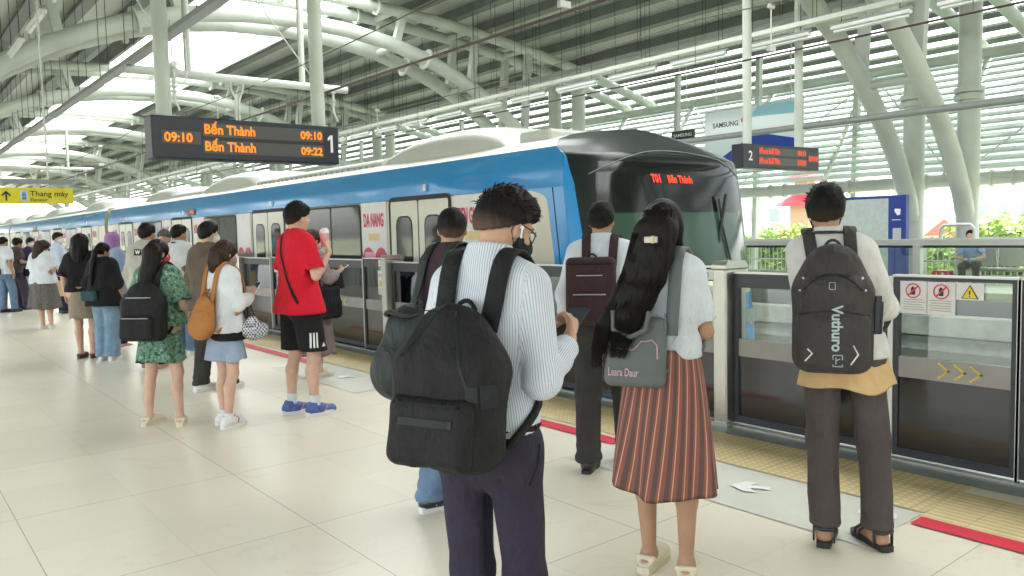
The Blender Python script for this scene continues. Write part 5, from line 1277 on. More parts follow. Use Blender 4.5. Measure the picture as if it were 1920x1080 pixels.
mb = MB(); mb.tube([Q(-.08, -.08, .1), Q(.08, -.08, .1)], .003, 5); build_each(mb, 'zip', ALU, t)
# ---- 4 woman with long hair and striped skirt
A = {1: ((.185, .03, 1.12), (.05, .2, 1.02), (-.7, .5, -.1), (-.3, -.6, -.3), .7), -1: ((-.185, .03, 1.12), (-.06, .2, 1.02), (.7, .5, -.1), (.3, -.6, -.3), .7)}
f = Fig('woman with very long black hair in a white top and striped midi skirt', (2.61, 2.23), 25, 1.61, .008, .86, True, SKIND, arms=A, head=(0, 2), feet=((-.085, .03, 6), (.10, -.02, 10)))
f.body(thin=1); 
f.hair_long([[(0, -.07, 1.56, .086), (-.01, -.10, 1.46, .078), (-.03, -.125, 1.37, .072), (-.06, -.16, 1.28, .066), (-.09, -.2, 1.19, .052), (-.11, -.22, 1.12, .03)], [(.05, .0, 1.57, .04), (.065, .02, 1.5, .018), (.07, .03, 1.44, .008)], [(-.05, -.07, 1.56, .06), (-.08, -.11, 1.4, .06), (-.13, -.15, 1.27, .055), (-.19, -.19, 1.16, .045), (-.22, -.2, 1.06, .02)]], t=.018, seed=5, amp=.0035)
pth = [(0, -.05, 1.66, .06), (0, -.07, 1.56, .078), (-.01, -.10, 1.46, .076), (-.03, -.125, 1.37, .074), (-.06, -.16, 1.28, .07), (-.09, -.2, 1.19, .06), (-.12, -.22, 1.1, .048), (-.14, -.22, 1.03, .035)]
f.strands(pth, 420, 1.05, seed=3); f.strands([(-.05, -.07, 1.56, .06), (-.08, -.11, 1.4, .062), (-.13, -.15, 1.27, .058), (-.19, -.19, 1.16, .05), (-.22, -.2, 1.06, .04), (-.235, -.2, .98, .03)], 260, 1.1, seed=5)
mb = MB(); a = V(.0, -.178, 1.53); mb.box(a-V(.028, .012, .013), a+V(.028, .006, .013), .004); mb.box(a+V(.008, -.02, -.016), a+V(.014, .0, .016)); mb.build('hair_clip', mat('cream_hair_clip', (.6, .55, .42), .3), f.root)
f.shirt(SHIRTW, hem=1.01, sleeve=.80, infl=.018, amp=.005, seed=14, slr=(.052, .06), tuck=True, blouse=.014)
SK = stripes('striped_skirt_cloth', (.27, .10, .075), (.62, .36, .24), 1, .085, base2=(.125, .075, .068))
f.skirt(SK, .41, 1.05, (.245, .2), (.175, .155), pl=6, amp=.02, attrn=28, twist=1.6, seed=5); f.shoes('croc', CROC)
GB = mat('grey_leatherette', (.12, .135, .13), .5, var=.1, bump=.2, bscale=200, spec=.35)
t, Q, bg = backpack(f, 'slim grey leatherette backpack lettered in pink beneath long hair', .265, .305, .09, 1.20, GB, 1, lean=10, pocket=0, amp=.0015, xoff=-.075, gap=.02, vx=.008)
PKT = mat('pink_bag_print', (.55, .36, .38), .5)
Rr = rotm(0, 10)
mb = MB(); put_text(mb, 'Leara Daur', .048, Q(-.105, -.052, -.108), Rr @ V(1, 0, 0), Rr @ V(0, 0, 1), .0008, sx=.62); mb.build('bag_lettering', PKT, t)
mb = MB(); cat_ = [(-.13, .045), (-.12, .02), (-.11, .012), (.0, .005), (.02, .02), (.045, .045), (.06, .042), (.1, .05), (.125, .03), (.13, -.03)]; mb.tube([Q(x*.85, -.0485, z) for x, z in cat_], .0028, 5); mb.build('piping_line', PKT, t)
mb = MB(); mb.tube([Q(-.09, -.06, .17), Q(-.08, -.075, .09), Q(0, -.08, .06), Q(.06, -.075, .09), Q(.07, -.06, .17)], .012, 6); mb.tube([Q(.14, -.056, .165), Q(.145, -.058, .05)], .004, 5); mb.build('front_handle', GB, t)
# ---- 5 man with Vuthuro backpack
A = {1: ((.175, .02, 1.12), (.10, .2, 1.06), (-.9, .35, 0), (0, -.4, -.8), .6), -1: ((-.175, .02, 1.12), (-.10, .2, 1.04), (.9, .35, 0), (0, -.4, -.8), .6)}
f = Fig('man with tousled hair and folded arms in a white shirt by the right screen doors', (3.487, 1.902), 29, 1.68, .008, .82, False, SKIND, arms=A, head=(0, 6), sway=-.06, feet=((-.08, -.03, 4), (.15, .0, 32)))
f.body(); f.hair_short(t=.018, low=-.06, fade=2, seed=21, spikes=420, slen=.026, top=.008); f.mask(MASKBK)
LINEN = fabric('white_linen', (.66, .64, .6)); f.shirt(LINEN, hem=.90, sleeve=1.5, infl=.018, amp=.008, seed=15, slr=(.052, .064), collar=.03, hemr=.12)
f.skirt(fabric('mustard_undershirt', (.62, .42, .2)), .76, .98, (.215, .175), (.185, .15), name='undershirt_hem', pl=5, amp=.008, seed=8)
f.pants(DBRN, cutz=.10, r=(.09, .074, .070), amp=.009, seed=16, fr=9); f.shoes('sandal', SHOEB, SHOEB)
mb = MB(); mb.tube([f.W((.075*math.cos(a), -.02+.085*math.sin(a), 1.475)) for a in np.linspace(math.pi*1.05, math.pi*1.95, 14)], .007, 8); 
for q in (-1, 1): mb.tube([f.W((q*.085, -.03, 1.462)), f.W((q*.105, -.035, 1.462))], .03, 14)
tag(mb.build('headphones', BLKBOX, None), 'black headphones resting round the neck above the Vuthuro backpack', 'headphones'); C.objects['headphones'].matrix_world = f.mw
BG = mat('charcoal_nylon', (.05, .043, .040), .6, var=.15, bump=.3, bscale=400, spec=.3, wr=.6)
t, Q, bg = backpack(f, 'dark charcoal hiking backpack with Vuthuro printed down its back', .33, .58, .18, 1.42, BG, 3, lean=0, pocket=0, amp=.006, vx=.008, xoff=-.05)
WPR = mat('pale_bag_print', (.42, .5, .48), .5)
S = SDF(Q(-.26, -.22, -.32), Q(.26, .1, .3), .008); S.box(Q(0, -.07, .075), V(.13, .04, .085), .05, .03); S.box(Q(0, -.07, -.13), V(.155, .05, .14), .06, .03); sdf_obj('front_pocket', S, BG, t, disp=lambda v: folds(v, .003, 15, 4))
mb = MB(); put_text(mb, 'Vuthuro', .062, Q(-.0, -.134, .03), (0, 0, -1), (1, 0, 0), .0018, sx=.95)
for a_, b_ in (((.0, -.185), (.038, -.185)), ((.038, -.185), (.038, -.235)), ((.038, -.235), (.0, -.235)), ((.0, -.235), (.0, -.185)), ((.012, -.195), (.012, -.225)), ((.012, -.21), (.028, -.2))): mb.tube([Q(a_[0]+.004, -.133, a_[1]), Q(b_[0]+.004, -.133, b_[1])], .0024, 5)
mb.tube([Q(-.012, -.118, .10), Q(.012, -.118, .10), Q(.012, -.118, .13), Q(-.012, -.118, .13), Q(-.012, -.118, .10)], .002, 5); KK = [c for c in t.children if c.name.startswith(('front_pocket', 'main_bag'))]; decal(mb, KK, off=.002); mb.build('bag_lettering', WPR, t)
mb = MB()
for q in (-1, 1): mb.tube([Q(q*.085, -.128, -.14), Q(q*.105, -.126, -.18), Q(q*.075, -.13, -.225)] if q > 0 else [Q(-.10, -.128, -.16), Q(-.08, -.13, -.18), Q(-.11, -.126, -.215)], .0035, 5); mb.tube([Q(q*.12, -.10, .15), Q(q*.135, -.095, .09)], .005, 5)
decal(mb, KK, off=.002); build_each(mb, 'reflective_tab', WHITEP, t)
mb = MB()
for zz, ww, cv in ((.165, .12, 5), (.005, .15, 1.)): mb.ribbon([Q(x, -.3, zz-abs(x)**2*cv) for x in np.linspace(-ww, ww, 18)], [(0, -1, 0)]*18, .008, .002)
decal(mb, KK, off=.002); build_each(mb, 'zip', ZIPM, t)
mb = MB(); mb.tube([Q(.178, .0, -.1), Q(.183, -.01, .04)], .025, 12); mb.tube([Q(.183, -.01, .04), Q(.183, -.01, .065)], .018, 12); tag(mb.build('bottle', BLKBOX, None), 'black bottle in the side pocket of the Vuthuro backpack', 'bottle'); C.objects['bottle'].matrix_world = f.mw
# ---- 6 man in red T-shirt
A = {1: ((.235, .03, 1.12), (.16, .21, 1.33), (-.25, .15, .95), (-.6, -.6, .2), .9), -1: ((-.24, -.02, 1.11), (-.2, .12, .93), (0, .5, -.8), (.8, .2, 0), .6)}
f = Fig('tall man in a red T-shirt and black shorts lifting a cup', (2.77, 6.27), 4, 1.77, .011, .87, False, SKINP, arms=A, head=(0, 2), feet=((-.1, -.05, 10), (.1, .05, -2)))
f.body(thin=1); f.eyes(); f.hair_short(t=.020, low=-.05, fade=2, seed=31, spikes=200, slen=.03, top=.004, fringe=.0); f.shirt(REDT, hem=.83, sleeve=.82, infl=.03, amp=.006, seed=17, slr=(.066, .086), hemr=.15, fr=10); f.pants(BLK, 'shorts', cutz=.53, r=(.118, .115, .1), amp=.005, seed=18, infl=.02); f.socks(WOOLW, .17)
BLSH = mat('blue_running_shoe', (.06, .1, .3), .55, var=.4, vscale=30); f.shoes('sneaker', BLSH, SHOEW, mat('coral_shoe_stripe', (.8, .2, .2), .5), mat('purple_laces', (.2, .2, .6), .6))
mb = MB()
for j in range(3): x = j*.024; mb.ribbon([V(.25, -.02+x, z_) for z_ in np.linspace(.68, .56, 6)], [(1, 0, 0)]*6, .013, .001)
mb.add([V(.25, .065, .565), V(.25, .105, .565), V(.25, .09, .6)], [(0, 1, 2)]); decal(mb, [c for c in f.root.children if c.name.startswith('shorts')], (-1, 0, 0), .004); mb.build('short_stripes', WHITEP, f.root)
mb = MB(); mb.ribbon([f.W(p) for p in ((-.155, .06, 1.40), (-.1, -.0, 1.485), (-.06, -.09, 1.44), (-.02, -.145, 1.32), (.06, -.155, 1.12), (.15, -.12, .98), (.19, -.03, .9))], [(0, .6, 1), (-.3, 0, 1), (0, -1, .6), (0, -1, .2), (0, -1, 0), (.5, -1, 0), (1, 0, 0)], .022, .004); decal(mb, f.shells[:1], (0, 1, -.25), .008); st = mb
t = held('shoulder_bag', 'thin black crossbody strap and pouch over the red T-shirt', 'bag', f); st.build('strap', BLK, t)
S = SDF(f.W((-.35, -.1, .72)), f.W((-.15, .22, 1.0)), .011); S.box(f.W((-.235, .08, .86)), V(.03, .08, .09), .03); sdf_obj('pouch', S, BLK, t)
t = held('drink_cup', 'pink drinking cup raised by the man in red', 'cup', f); e, w_, d, n, cu = f.arm[1]; c = w_+d*.09+n*.03; mb = MB(); mb.tube([c+V(0, 0, -.05), c+V(0, 0, .06)], [.03, .038], 16).build('cup', mat('pink_cup', (.75, .38, .4), .3), t); mb = MB(); mb.tube([c+V(0, 0, .06), c+V(0, 0, .085), c+V(0, 0, .1)], [.04, .036, .02], 16).build('lid', mat('clear_lid', (.7, .7, .7), .15), t)
# ---- 7 girl with tan backpack
A = {1: ((.225, .0, 1.13), (.12, .2, 1.17), (-.1, .75, .6), (-.7, -.2, .5), .9), -1: ((-.22, .03, 1.13), (-.06, .23, 1.12), (.3, .8, .4), (.6, -.2, .4), .9)}
f = Fig('young woman in a white cardigan with bobbed hair and grey mask using a phone', (2.17, 6.34), 14, 1.48, .010, .93, True, SKINP, arms=A, head=(-6, 14), feet=((-.08, .0, 8), (.085, -.06, 6)))
f.body(thin=1); f.eyes(); f.hair_long([[(.0, -.05, 1.56, .085), (0, -.06, 1.49, .08), (0, -.06, 1.44, .06)], [(.055, .0, 1.56, .04), (.062, .015, 1.46, .03)], [(-.055, .0, 1.56, .04), (-.062, .015, 1.46, .03)]], HAIRB, t=.02, low=-.06); f.mask(MASKG)
f.shirt(WOOLW, 'cardigan', hem=.87, sleeve=1.93, infl=.026, amp=.007, seed=19, slr=(.066, .07), hemr=.13); f.shirt(BLK, 'top', hem=.80, sleeve=.3, infl=.012, amp=.003, seed=20, hemr=.128)
f.skirt(fabric('grey_blue_shorts_cloth', (.3, .36, .46)), .62, .93, (.215, .17), (.165, .125), name='skort', pl=4, amp=.02); f.socks(WOOLW, .14); f.shoes('sneaker', SHOEW, SHOEW, mat('crimson_laces', (.5, .02, .06), .6), MATS['crimson_laces'])
phone(f, 1, 'white cased phone held up by the girl with the tan backpack', (.0, .6, .75), WHITEP)
TANM = fabric('tan_canvas', (.42, .18, .055), bump=.25, var=.1)
t, Q, bg = backpack(f, 'tan brown soft backpack on the girl in the white cardigan', .30, .40, .17, 1.22, TANM, 2, lean=8, pocket=0, amp=.006, vx=.010, gap=.02)
mb = MB(); mb.tube([Q(-.12, -.07, .06), Q(0, -.105, .04), Q(.12, -.07, .06)], .006, 5); mb.tube([Q(.0, -.03, .16), Q(-.03, .04, .25), Q(.03, .04, .25), Q(0, -.03, .16)], .007, 5); mb.build('drawstring', TANM, t)
t = held('handbag', 'navy and white chequered pouch bag hanging from the girl\'s arm', 'handbag', f)
CHK, N, L, b = node_mat('chequered_cloth'); tc = N.new('ShaderNodeTexCoord'); ck = N.new('ShaderNodeTexChecker'); ck.inputs['Scale'].default_value = 55; ck.inputs[1].default_value = (.7, .7, .7, 1); ck.inputs[2].default_value = (.05, .06, .12, 1); L.new(tc.outputs['Object'], ck.inputs[0]); L.new(ck.outputs[0], b.inputs['Base Color']); b.inputs['Roughness'].default_value = .8
S = SDF(V(.0, -.02, .72), V(.42, .36, 1.1), .01); S.ell(V(.21, .17, .87), V(.09, .13, .085), .02); S.ell(V(.21, .14, .93), V(.06, .07, .07), .05); sdf_obj('pouch', S, CHK, t, disp=lambda v: folds(v, .008, 26, 3))
mb = MB(); mb.tube([V(.2, .1, .95), f.arm[1][0]*.5+f.arm[1][1]*.5+V(0, -.04, 0), f.arm[1][0]*.5+f.arm[1][1]*.5+V(0, .02, .05), V(.2, .2, .95)], .006, 5); mb.build('handle', NAVY, t)
# ---- 8 girl in green dress, black backpack
GRN, N, L, b = node_mat('leafy_green_print'); tc = N.new('ShaderNodeTexCoord'); vo = N.new('ShaderNodeTexNoise'); vo.inputs['Scale'].default_value = 32; vo.inputs['Detail'].default_value = 3; L.new(tc.outputs['Object'], vo.inputs[0]); cr = N.new('ShaderNodeValToRGB'); cr.color_ramp.interpolation = 'CONSTANT'
cr.color_ramp.elements[0].color = (.03, .07, .055, 1); cr.color_ramp.elements[1].color = (.09, .2, .12, 1); cr.color_ramp.elements[1].position = .42
for p_, c_ in ((.5, (.16, .3, .2, 1)), (.56, (.05, .11, .10, 1)), (.62, (.3, .42, .3, 1))): e_ = cr.color_ramp.elements.new(p_); e_.color = c_
L.new(vo.outputs[0], cr.inputs[0]); L.new(cr.outputs[0], b.inputs['Base Color']); b.inputs['Roughness'].default_value = .8
A = {1: ((.24, -.01, 1.12), (.16, .16, .98), (-.3, .8, .2), (-.7, 0, .2), .8), -1: ((-.24, -.01, 1.12), (-.16, .16, .98), (.3, .8, .2), (.7, 0, .2), .8)}
f = Fig('girl in a leafy green dress with long dark hair and red mask', (1.80, 6.75), 42, 1.49, .010, .98, True, SKINP, arms=A, head=(-22, 3), feet=((-.15, -.02, 8), (.16, -.02, 25)))
f.body(thin=1); f.hair_long([[(0, -.07, 1.58, .085), (-.0, -.1, 1.46, .08), (-.04, -.125, 1.34, .07), (-.09, -.14, 1.22, .05), (-.12, -.15, 1.12, .02)]], t=.018, seed=9); f.mask(MASKR)
f.shirt(GRN, 'dress_top', hem=.93, sleeve=.95, infl=.03, amp=.008, seed=23, slr=(.068, .092), hemr=.16); f.skirt(GRN, .60, .98, (.215, .18), (.17, .14), name='dress_skirt', pl=7, amp=.016); f.shoes('croc', CROC)
t, Q, bg = backpack(f, 'plump black backpack with silver zips on the girl in the green dress', .39, .54, .22, 1.34, BLKN, 3, lean=6, pocket=.42, amp=.004, trim=ALU, vx=.010)
mb = MB(); mb.ribbon([Q(x, -.3, .1) for x in np.linspace(-.12, .12, 10)], [(0, -1, 0)]*10, .006, .002); decal(mb, [bg], off=.002); build_each(mb, 'zip', ALU, t)
# ---- 9 man in brown hooded jacket
JK = fabric('olive_brown_jacket', (.13, .1, .075)); f = Fig('man in an olive brown hooded jacket and white mask', (2.58, 7.9), 22, 1.65, .012, 1.04, False, SKINP, head=(-8, 2), feet=((-.1, -.08, 4), (.12, .1, 10)))
f.body(); f.eyes(); f.hair_short(t=.018, low=-.045, seed=41, spikes=100, slen=.025, top=.006); f.mask(MASKW); f.shirt(JK, 'jacket', hem=.83, sleeve=1.9, infl=.032, amp=.008, seed=24, slr=(.07, .074), hemr=.14)
S = SDF((-.2, -.26, 1.2), (.2, .1, 1.56), .012); S.ell((0, -.1, 1.4), (.12, .06, .085), .03); S.seg((-.09, -.02, 1.45), (.09, -.02, 1.45), .05, k=.05); S.ell((0, .02, 1.5), (.075, .09, .08), .02, sub=True); sdf_obj('hood', S, JK, f.root, disp=lambda v: folds(v, .006, 20, 5))
f.pants(DGRY, r=(.1, .082, .074), amp=.006, seed=25, stack=.004); f.shoes('sneaker', SHOEW, SHOEW)
# ---- 10..15 mid group
f = Fig('man in a white T-shirt with a navy collar and jeans', (3.1, 10.6), 18, 1.67, .014, 1.02, False, SKIND, head=(-4, 0), feet=((-.1, 0, 6), (.12, .05, 0)))
f.body(); f.hair_short(t=.018, low=-.05, seed=42, top=.01); f.shirt(WOOLW, hem=.80, sleeve=.85, infl=.034, amp=.007, seed=26, slr=(.068, .09), hemr=.15); f.pants(DENIM, r=(.1, .082, .078), stack=.005); f.shoes('sneaker', SHOEW, SHOEW)
mb = MB(); mb.tube([f.W((.07*math.cos(a), -.01+.075*math.sin(a), 1.475)) for a in np.linspace(0, 6.28, 24)], .012, 6, False); mb.build('collar_rib', NAVY, f.root)
f = Fig('man in a pale grey sweatshirt with a black letter W patch on its back', (2.5, 9.75), 35, 1.68, .014, 1.08, False, SKIND, head=(-6, 2))
f.body(); f.hair_short(t=.018, low=-.055, seed=43, top=.008); f.shirt(fabric('pale_grey_sweatshirt', (.46, .44, .38)), 'sweatshirt', hem=.80, sleeve=1.9, infl=.036, amp=.008, seed=27, slr=(.072, .078), hemr=.15); f.pants(DGRY)
mb = MB(); mb.box(f.W((-.045, -.157, 1.335)), f.W((.045, -.150, 1.405))); mb.build('patch', BLK, f.root); mb = MB(); put_text(mb, 'W', .06, f.W((-.027, -.159, 1.35)), (1, 0, 0), (0, 0, 1), .003); mb.build('patch_letter', WHITEP, f.root)
f = Fig('man in a grey knitted cap behind the two men in pale tops', (3.22, 11.65), 40, 1.62, .016, 1., False, SKINP); f.body(); S = SDF(f.hc-.2, f.hc+.2, .01); S.ell(f.H((0, -.01, .04)), (.09, .105, .1), .02); S.cut(f.H((0, 0, .01)), (0, -.25, -1)); sdf_obj('knitted_cap', S, fabric('grey_knit', (.1, .11, .1)), f.root); f.shirt(fabric('mid_grey_top', (.2, .2, .2)), sleeve=1.8, infl=.03); f.pants(DGRY)
A = {1: ((.24, -.01, 1.12), (.24, .08, .9), (0, .3, -1), (-1, 0, 0), .5)}
f = Fig('girl with a ponytail in an oversized black T-shirt and jeans', (2.27, 10.92), 35, 1.47, .014, 1.08, True, SKIND, arms=A, head=(-25, 6), feet=((-.07, 0, 4), (.09, .0, 10)))
f.body(); f.hair_long([[(0, -.08, 1.6, .04), (-.0, -.13, 1.56, .035), (-.02, -.16, 1.42, .035), (-.04, -.17, 1.25, .03), (-.05, -.17, 1.12, .02)]], t=.016, low=-.05); f.shirt(BLK, hem=.80, sleeve=1.02, infl=.042, amp=.008, seed=28, slr=(.075, .1), hemr=.17); f.pants(DENIM2, r=(.105, .095, .095), amp=.006, stack=.004); f.shoes('sneaker', SHOEW, SHOEW)
t = held('crossbody_bag', 'small teal crossbody bag on the back of the ponytailed girl', 'bag', f); S = SDF((-.25, -.36, .84), (.15, -.1, 1.06), .013); S.box((-.06, -.215, .95), (.12, .045, .075), .03); sdf_obj('pouch', S, fabric('dark_teal_cloth', (.04, .075, .09)), t)
mb = MB(); mb.tube([(-.15, -.2, 1.0), (-.1, -.19, 1.2), (-.02, -.13, 1.44)], .008, 5); mb.tube([(.05, -.2, 1.0), (.18, -.12, 1.1)], .008, 5); mb.build('strap', BLK, t)
f = Fig('woman with wavy shoulder length hair in a black top and khaki skirt', (2.12, 11.35), 62, 1.57, .014, 1.1, True, SKINP, feet=((-.075, 0, 4), (.08, 0, 6)))
f.body(thin=1); f.hair_long([[(0, -.05, 1.6, .1), (0, -.07, 1.5, .105), (0, -.08, 1.42, .09), (0, -.1, 1.36, .06)]], t=.03, low=-.08, amp=.012); f.shirt(BLK, hem=.93, sleeve=.95, infl=.03, seed=29, slr=(.068, .085)); f.skirt(fabric('khaki_skirt_cloth', (.30, .25, .18)), .56, 1.0, (.2, .17), (.17, .14), pl=3, amp=.006); f.shoes('flat', mat('brown_sandal', (.12, .05, .04), .6))
f = Fig('woman in a lilac headscarf behind the ponytailed girl', (2.66, 12.1), 20, 1.6, .016, 1.02, True, SKINP); f.body(); LIL = fabric('lilac_scarf', (.36, .19, .42)); S = SDF(f.hc-.24, f.hc+.3, .011); S.lo
S = SDF((-.3, -.28, 1.05), (.3, .28, 1.78), .012); S.ell(f.H((0, -.012, .02)), (.095, .11, .115), .02); S.seg(f.W((0, -.01, 1.48)), f.W((0, -.01, 1.3)), .10, .17, k=.06, flat=(V(0, 1, 0), 1.25)); S.ell(f.H((0, .1, -.01)), (.055, .06, .075), .01, sub=True); S.cut((0, 0, 1.22), (0, 0, -1)); sdf_obj('headscarf', S, LIL, f.root, disp=lambda v: folds(v, .008, 16, 2)); f.shirt(fabric('pale_blue_tunic', (.3, .4, .55)), hem=.8, sleeve=1.9, infl=.03); f.pants(NAVY)
# ---- 16, 17 and far group
A = {1: ((.24, .02, 1.14), (.12, .16, 1.3), (-.2, .2, .9), (-.5, -.5, .3), .9)}
f = Fig('woman in a loose white blouse and grey midi skirt with dark curls', (2.33, 15.7), 35, 1.52, .018, 1.25, True, SKINP, arms=A, head=(-30, 16), feet=((-.08, 0, 4), (.09, .03, 30)))
f.body(thin=1); f.hair_long([[(0, -.05, 1.6, .095), (0, -.08, 1.5, .1), (-.02, -.1, 1.4, .08), (-.06, -.1, 1.34, .05)]], HAIRB, t=.025, amp=.012); f.shirt(SHIRTW, 'blouse', hem=.88, sleeve=.95, infl=.035, amp=.01, seed=30, slr=(.07, .095), hemr=.16); f.skirt(mat('grey_tweed', (.12, .11, .10), .9, var=.5, vscale=40), .40, .98, (.3, .26), (.17, .14), pl=9, amp=.02); f.shoes('flat', SHOEW)
A = {1: ((.24, .02, 1.12), (.26, .05, .88), (0, .1, -1), (-1, 0, 0), 1.2), -1: ((-.22, .05, 1.14), (-.1, .24, 1.2), (.3, .8, .4), (.5, 0, .5), .9)}
f = Fig('man in a pale blue shirt and white mask turned toward the camera', (3.1, 18.85), -22, 1.68, .018, .98, False, SKINP, arms=A, head=(-6, 0), feet=((-.1, 0, 6), (.12, .1, 6)))
f.body(); f.eyes(); f.hair_short(t=.02, low=-.04, seed=44, top=.008); f.mask(MASKW); f.shirt(SHIRTB, hem=.95, sleeve=1.85, infl=.024, tuck=True, blouse=.015, collar=.04, seed=31); f.pants(fabric('black_navy_trousers', (.015, .015, .045)), r=(.098, .08, .074)); f.shoes('dress', SHOEB)
t = held('paper_bag', 'kraft paper shopping bag held by the man in pale blue', 'bag', f); e, w_, d, n, cu = f.arm[1]; c = V(w_[0], w_[1], 0); mb = MB(); mb.box((c[0]-.08, c[1]-.2, .38), (c[0]+.08, c[1]+.2, .70)); mb.build('bag_body', mat('kraft_paper', (.5, .35, .2), .8, var=.1), t)
mb = MB(); mb.tube([(c[0], c[1]-.09, .7), (c[0], c[1]-.07, .8), (c[0], c[1]+.07, .8), (c[0], c[1]+.09, .7)], .006, 5); mb.build('handle', mat('kraft_paper'), t)
f = Fig('man in a white polo shirt and jeans at the far left', (2.28, 20.15), 30, 1.62, .02, 1.05, False, SKIND, head=(-5, 5), feet=((-.11, 0, 6), (.12, .1, 6))); f.body(); f.hair_short(t=.02, seed=51); f.shirt(SHIRTW, sleeve=.9, infl=.03, slr=(.066, .085), seed=33); f.pants(DENIM); f.shoes('dress', SHOEB)
t = held('sling_bag', 'dark sling bag on the hip of the man in the white polo', 'bag', f); S = SDF((-.1, -.36, .8), (.2, -.1, 1.06), .018); S.box((.03, -.21, .93), (.1, .045, .08), .03); sdf_obj('pouch', S, BLK, t)
f = Fig('person in a brown T-shirt carrying a black handbag at the far left', (2.58, 20.6), 10, 1.60, .02, 1.02, True, SKIND, arms={1: ((.23, .02, 1.12), (.12, .2, 1.12), (-.3, .8, 0), (-.7, 0, 0), .9)}, head=(0, 14), feet=((-.09, 0, 6), (.1, .12, 6))); f.body(); f.hair_short(t=.026, low=-.08, seed=52); f.shirt(DBRN, sleeve=.8, infl=.026, seed=34); f.pants(fabric('plum_trousers', (.08, .06, .085)), r=(.105, .09, .085)); f.shoes('dress', SHOEB)
t = held('handbag', 'black handbag in front of the brown T-shirt at far left', 'handbag', f); S = SDF((.1, .02, .75), (.4, .36, 1.02), .018); S.box((.24, .18, .89), (.05, .12, .1), .03); sdf_obj('bag_body', S, BLK, t); mb = MB(); mb.tube([(.24, .1, .97), (.22, .16, 1.1), (.24, .26, .97)], .008, 5); mb.build('handle', BLK, t)
f = Fig('woman in a dark jacket and white mask facing sideways at far left', (2.98, 21.55), -50, 1.60, .02, 1., True, SKINP, head=(0, 2)); f.body(); f.eyes(); f.hair_short(t=.022, low=-.06, seed=53); f.mask(MASKW); f.shirt(fabric('dark_indigo_jacket', (.04, .03, .08)), sleeve=1.85, infl=.028, hem=.82, seed=35); f.pants(DENIM2); f.shoes('sneaker', SHOEW, SHOEW)
f = Fig('dark haired person in maroon behind the far left group', (2.75, 21.9), 30, 1.60, .02, 1., True, SKINP); f.body(); f.hair_short(t=.024, low=-.08, seed=54); f.shirt(fabric('dull_maroon_top', (.1, .04, .07)), sleeve=1.2, infl=.026, hem=.82, seed=36); f.pants(DGRY); f.shoes('dress', SHOEB)
# ---- 22 woman behind the man in red
A = {1: ((.22, .06, 1.15), (.10, .28, 1.2), (-.1, .85, .35), (-.6, 0, .6), .9), -1: ((-.21, .05, 1.13), (-.08, .27, 1.16), (.3, .85, .2), (.6, 0, .5), .9)}
f = Fig('woman in a grey brown top and long mauve skirt behind the man in red', (3.62, 7.84), 8, 1.56, .012, .98, True, SKINP, arms=A, head=(-4, 10), feet=((-.08, .0, 4), (.08, .0, 0)))
f.body(thin=1); f.eyes(); f.hair_long([[(0, -.05, 1.6, .085), (0, -.08, 1.5, .08), (0, -.09, 1.4, .06), (0, -.1, 1.32, .03)]], HAIRB, t=.02); f.mask(fabric('pink_mask_cloth', (.6, .35, .36)))
f.shirt(fabric('grey_mauve_knit', (.26, .21, .2), var=.25, vscale=40), hem=.9, sleeve=1.9, infl=.026, slr=(.064, .07), amp=.007, seed=37); f.skirt(fabric('mauve_brown_skirt', (.2, .15, .145)), .27, 1.0, (.24, .22), (.16, .13), pl=9, amp=.018); f.shoes('flat', mat('cream_flat_shoe', (.6, .56, .45), .5))
phone(f, 1, 'white phone held by the woman behind the man in red', (0, .8, .4), WHITEP)
t = held('tote_bag', 'black tote bag under the arm of the woman in the mauve skirt', 'tote bag', f); S = SDF((.05, -.22, .66), (.4, .3, 1.12), .012); S.box((.245, .03, .88), (.05, .15, .17), .035); S.box((.245, .03, .8), (.06, .165, .1), .05, .06); sdf_obj('bag_body', S, BLK, t, disp=lambda v: folds(v, .005, 15, 8)); mb = MB(); mb.tube([(.24, -.06, 1.04), (.19, -.03, 1.3), (.13, 0, 1.46), (.16, .05, 1.38), (.24, .12, 1.04)], .011, 6); mb.build('handle', BLK, t)
# ================================================================ FAR PLATFORM FURNITURE, SIGNS, TOWN
# yellow elevator sign
t = thing('elevator_sign', 'yellow hanging Thang máy elevator sign at the left edge', 'sign', (0, 15, 0))
MB().box((.9, 0, 2.12), (2.74, .12, 2.37), .008).build('panel', YEL, t)
INK = mat('sign_dark_ink', (.03, .028, .02), .6, var=0)
m_ = MB(); put_text(m_, 'Thang máy', .125, (2.12, -.004, 2.235), (1, 0, 0), (0, 0, 1), .0012); put_text(m_, 'Elevator', .075, (2.12, -.004, 2.155), (1, 0, 0), (0, 0, 1), .0006)
m_.build('sign_text', INK, t)
m_ = MB()
def ap(P): m_.add([(1.79+x, -.004, 2.24+z) for x, z in P], [tuple(range(len(P)))])
ap([(-.012, -.08), (.012, -.08), (.012, .05), (-.012, .05)]); ap([(-.012, .05), (.0, .08), (.06, .02), (.06, -.005)][::-1] if 0 else [(0, .045), (.06, -.012), (.06, .02), (0, .08)]); ap([(0, .08), (-.06, .02), (-.06, -.012), (0, .045)])
m_.build('arrow', INK, t)
MB().box((1.98, -.006, 2.165), (2.09, -.001, 2.325)).build('icon_panel', mat('icon_pale_blue', (.6, .68, .8), .5), t)
m_ = MB(); m_.box((2.005, -.012, 2.18), (2.065, -.007, 2.225)); m_.box((2.005, -.012, 2.235), (2.065, -.007, 2.255))
for x in (2.018, 2.035, 2.052): m_.tube([(x, -.01, 2.26), (x, -.01, 2.29)], .007, 8)
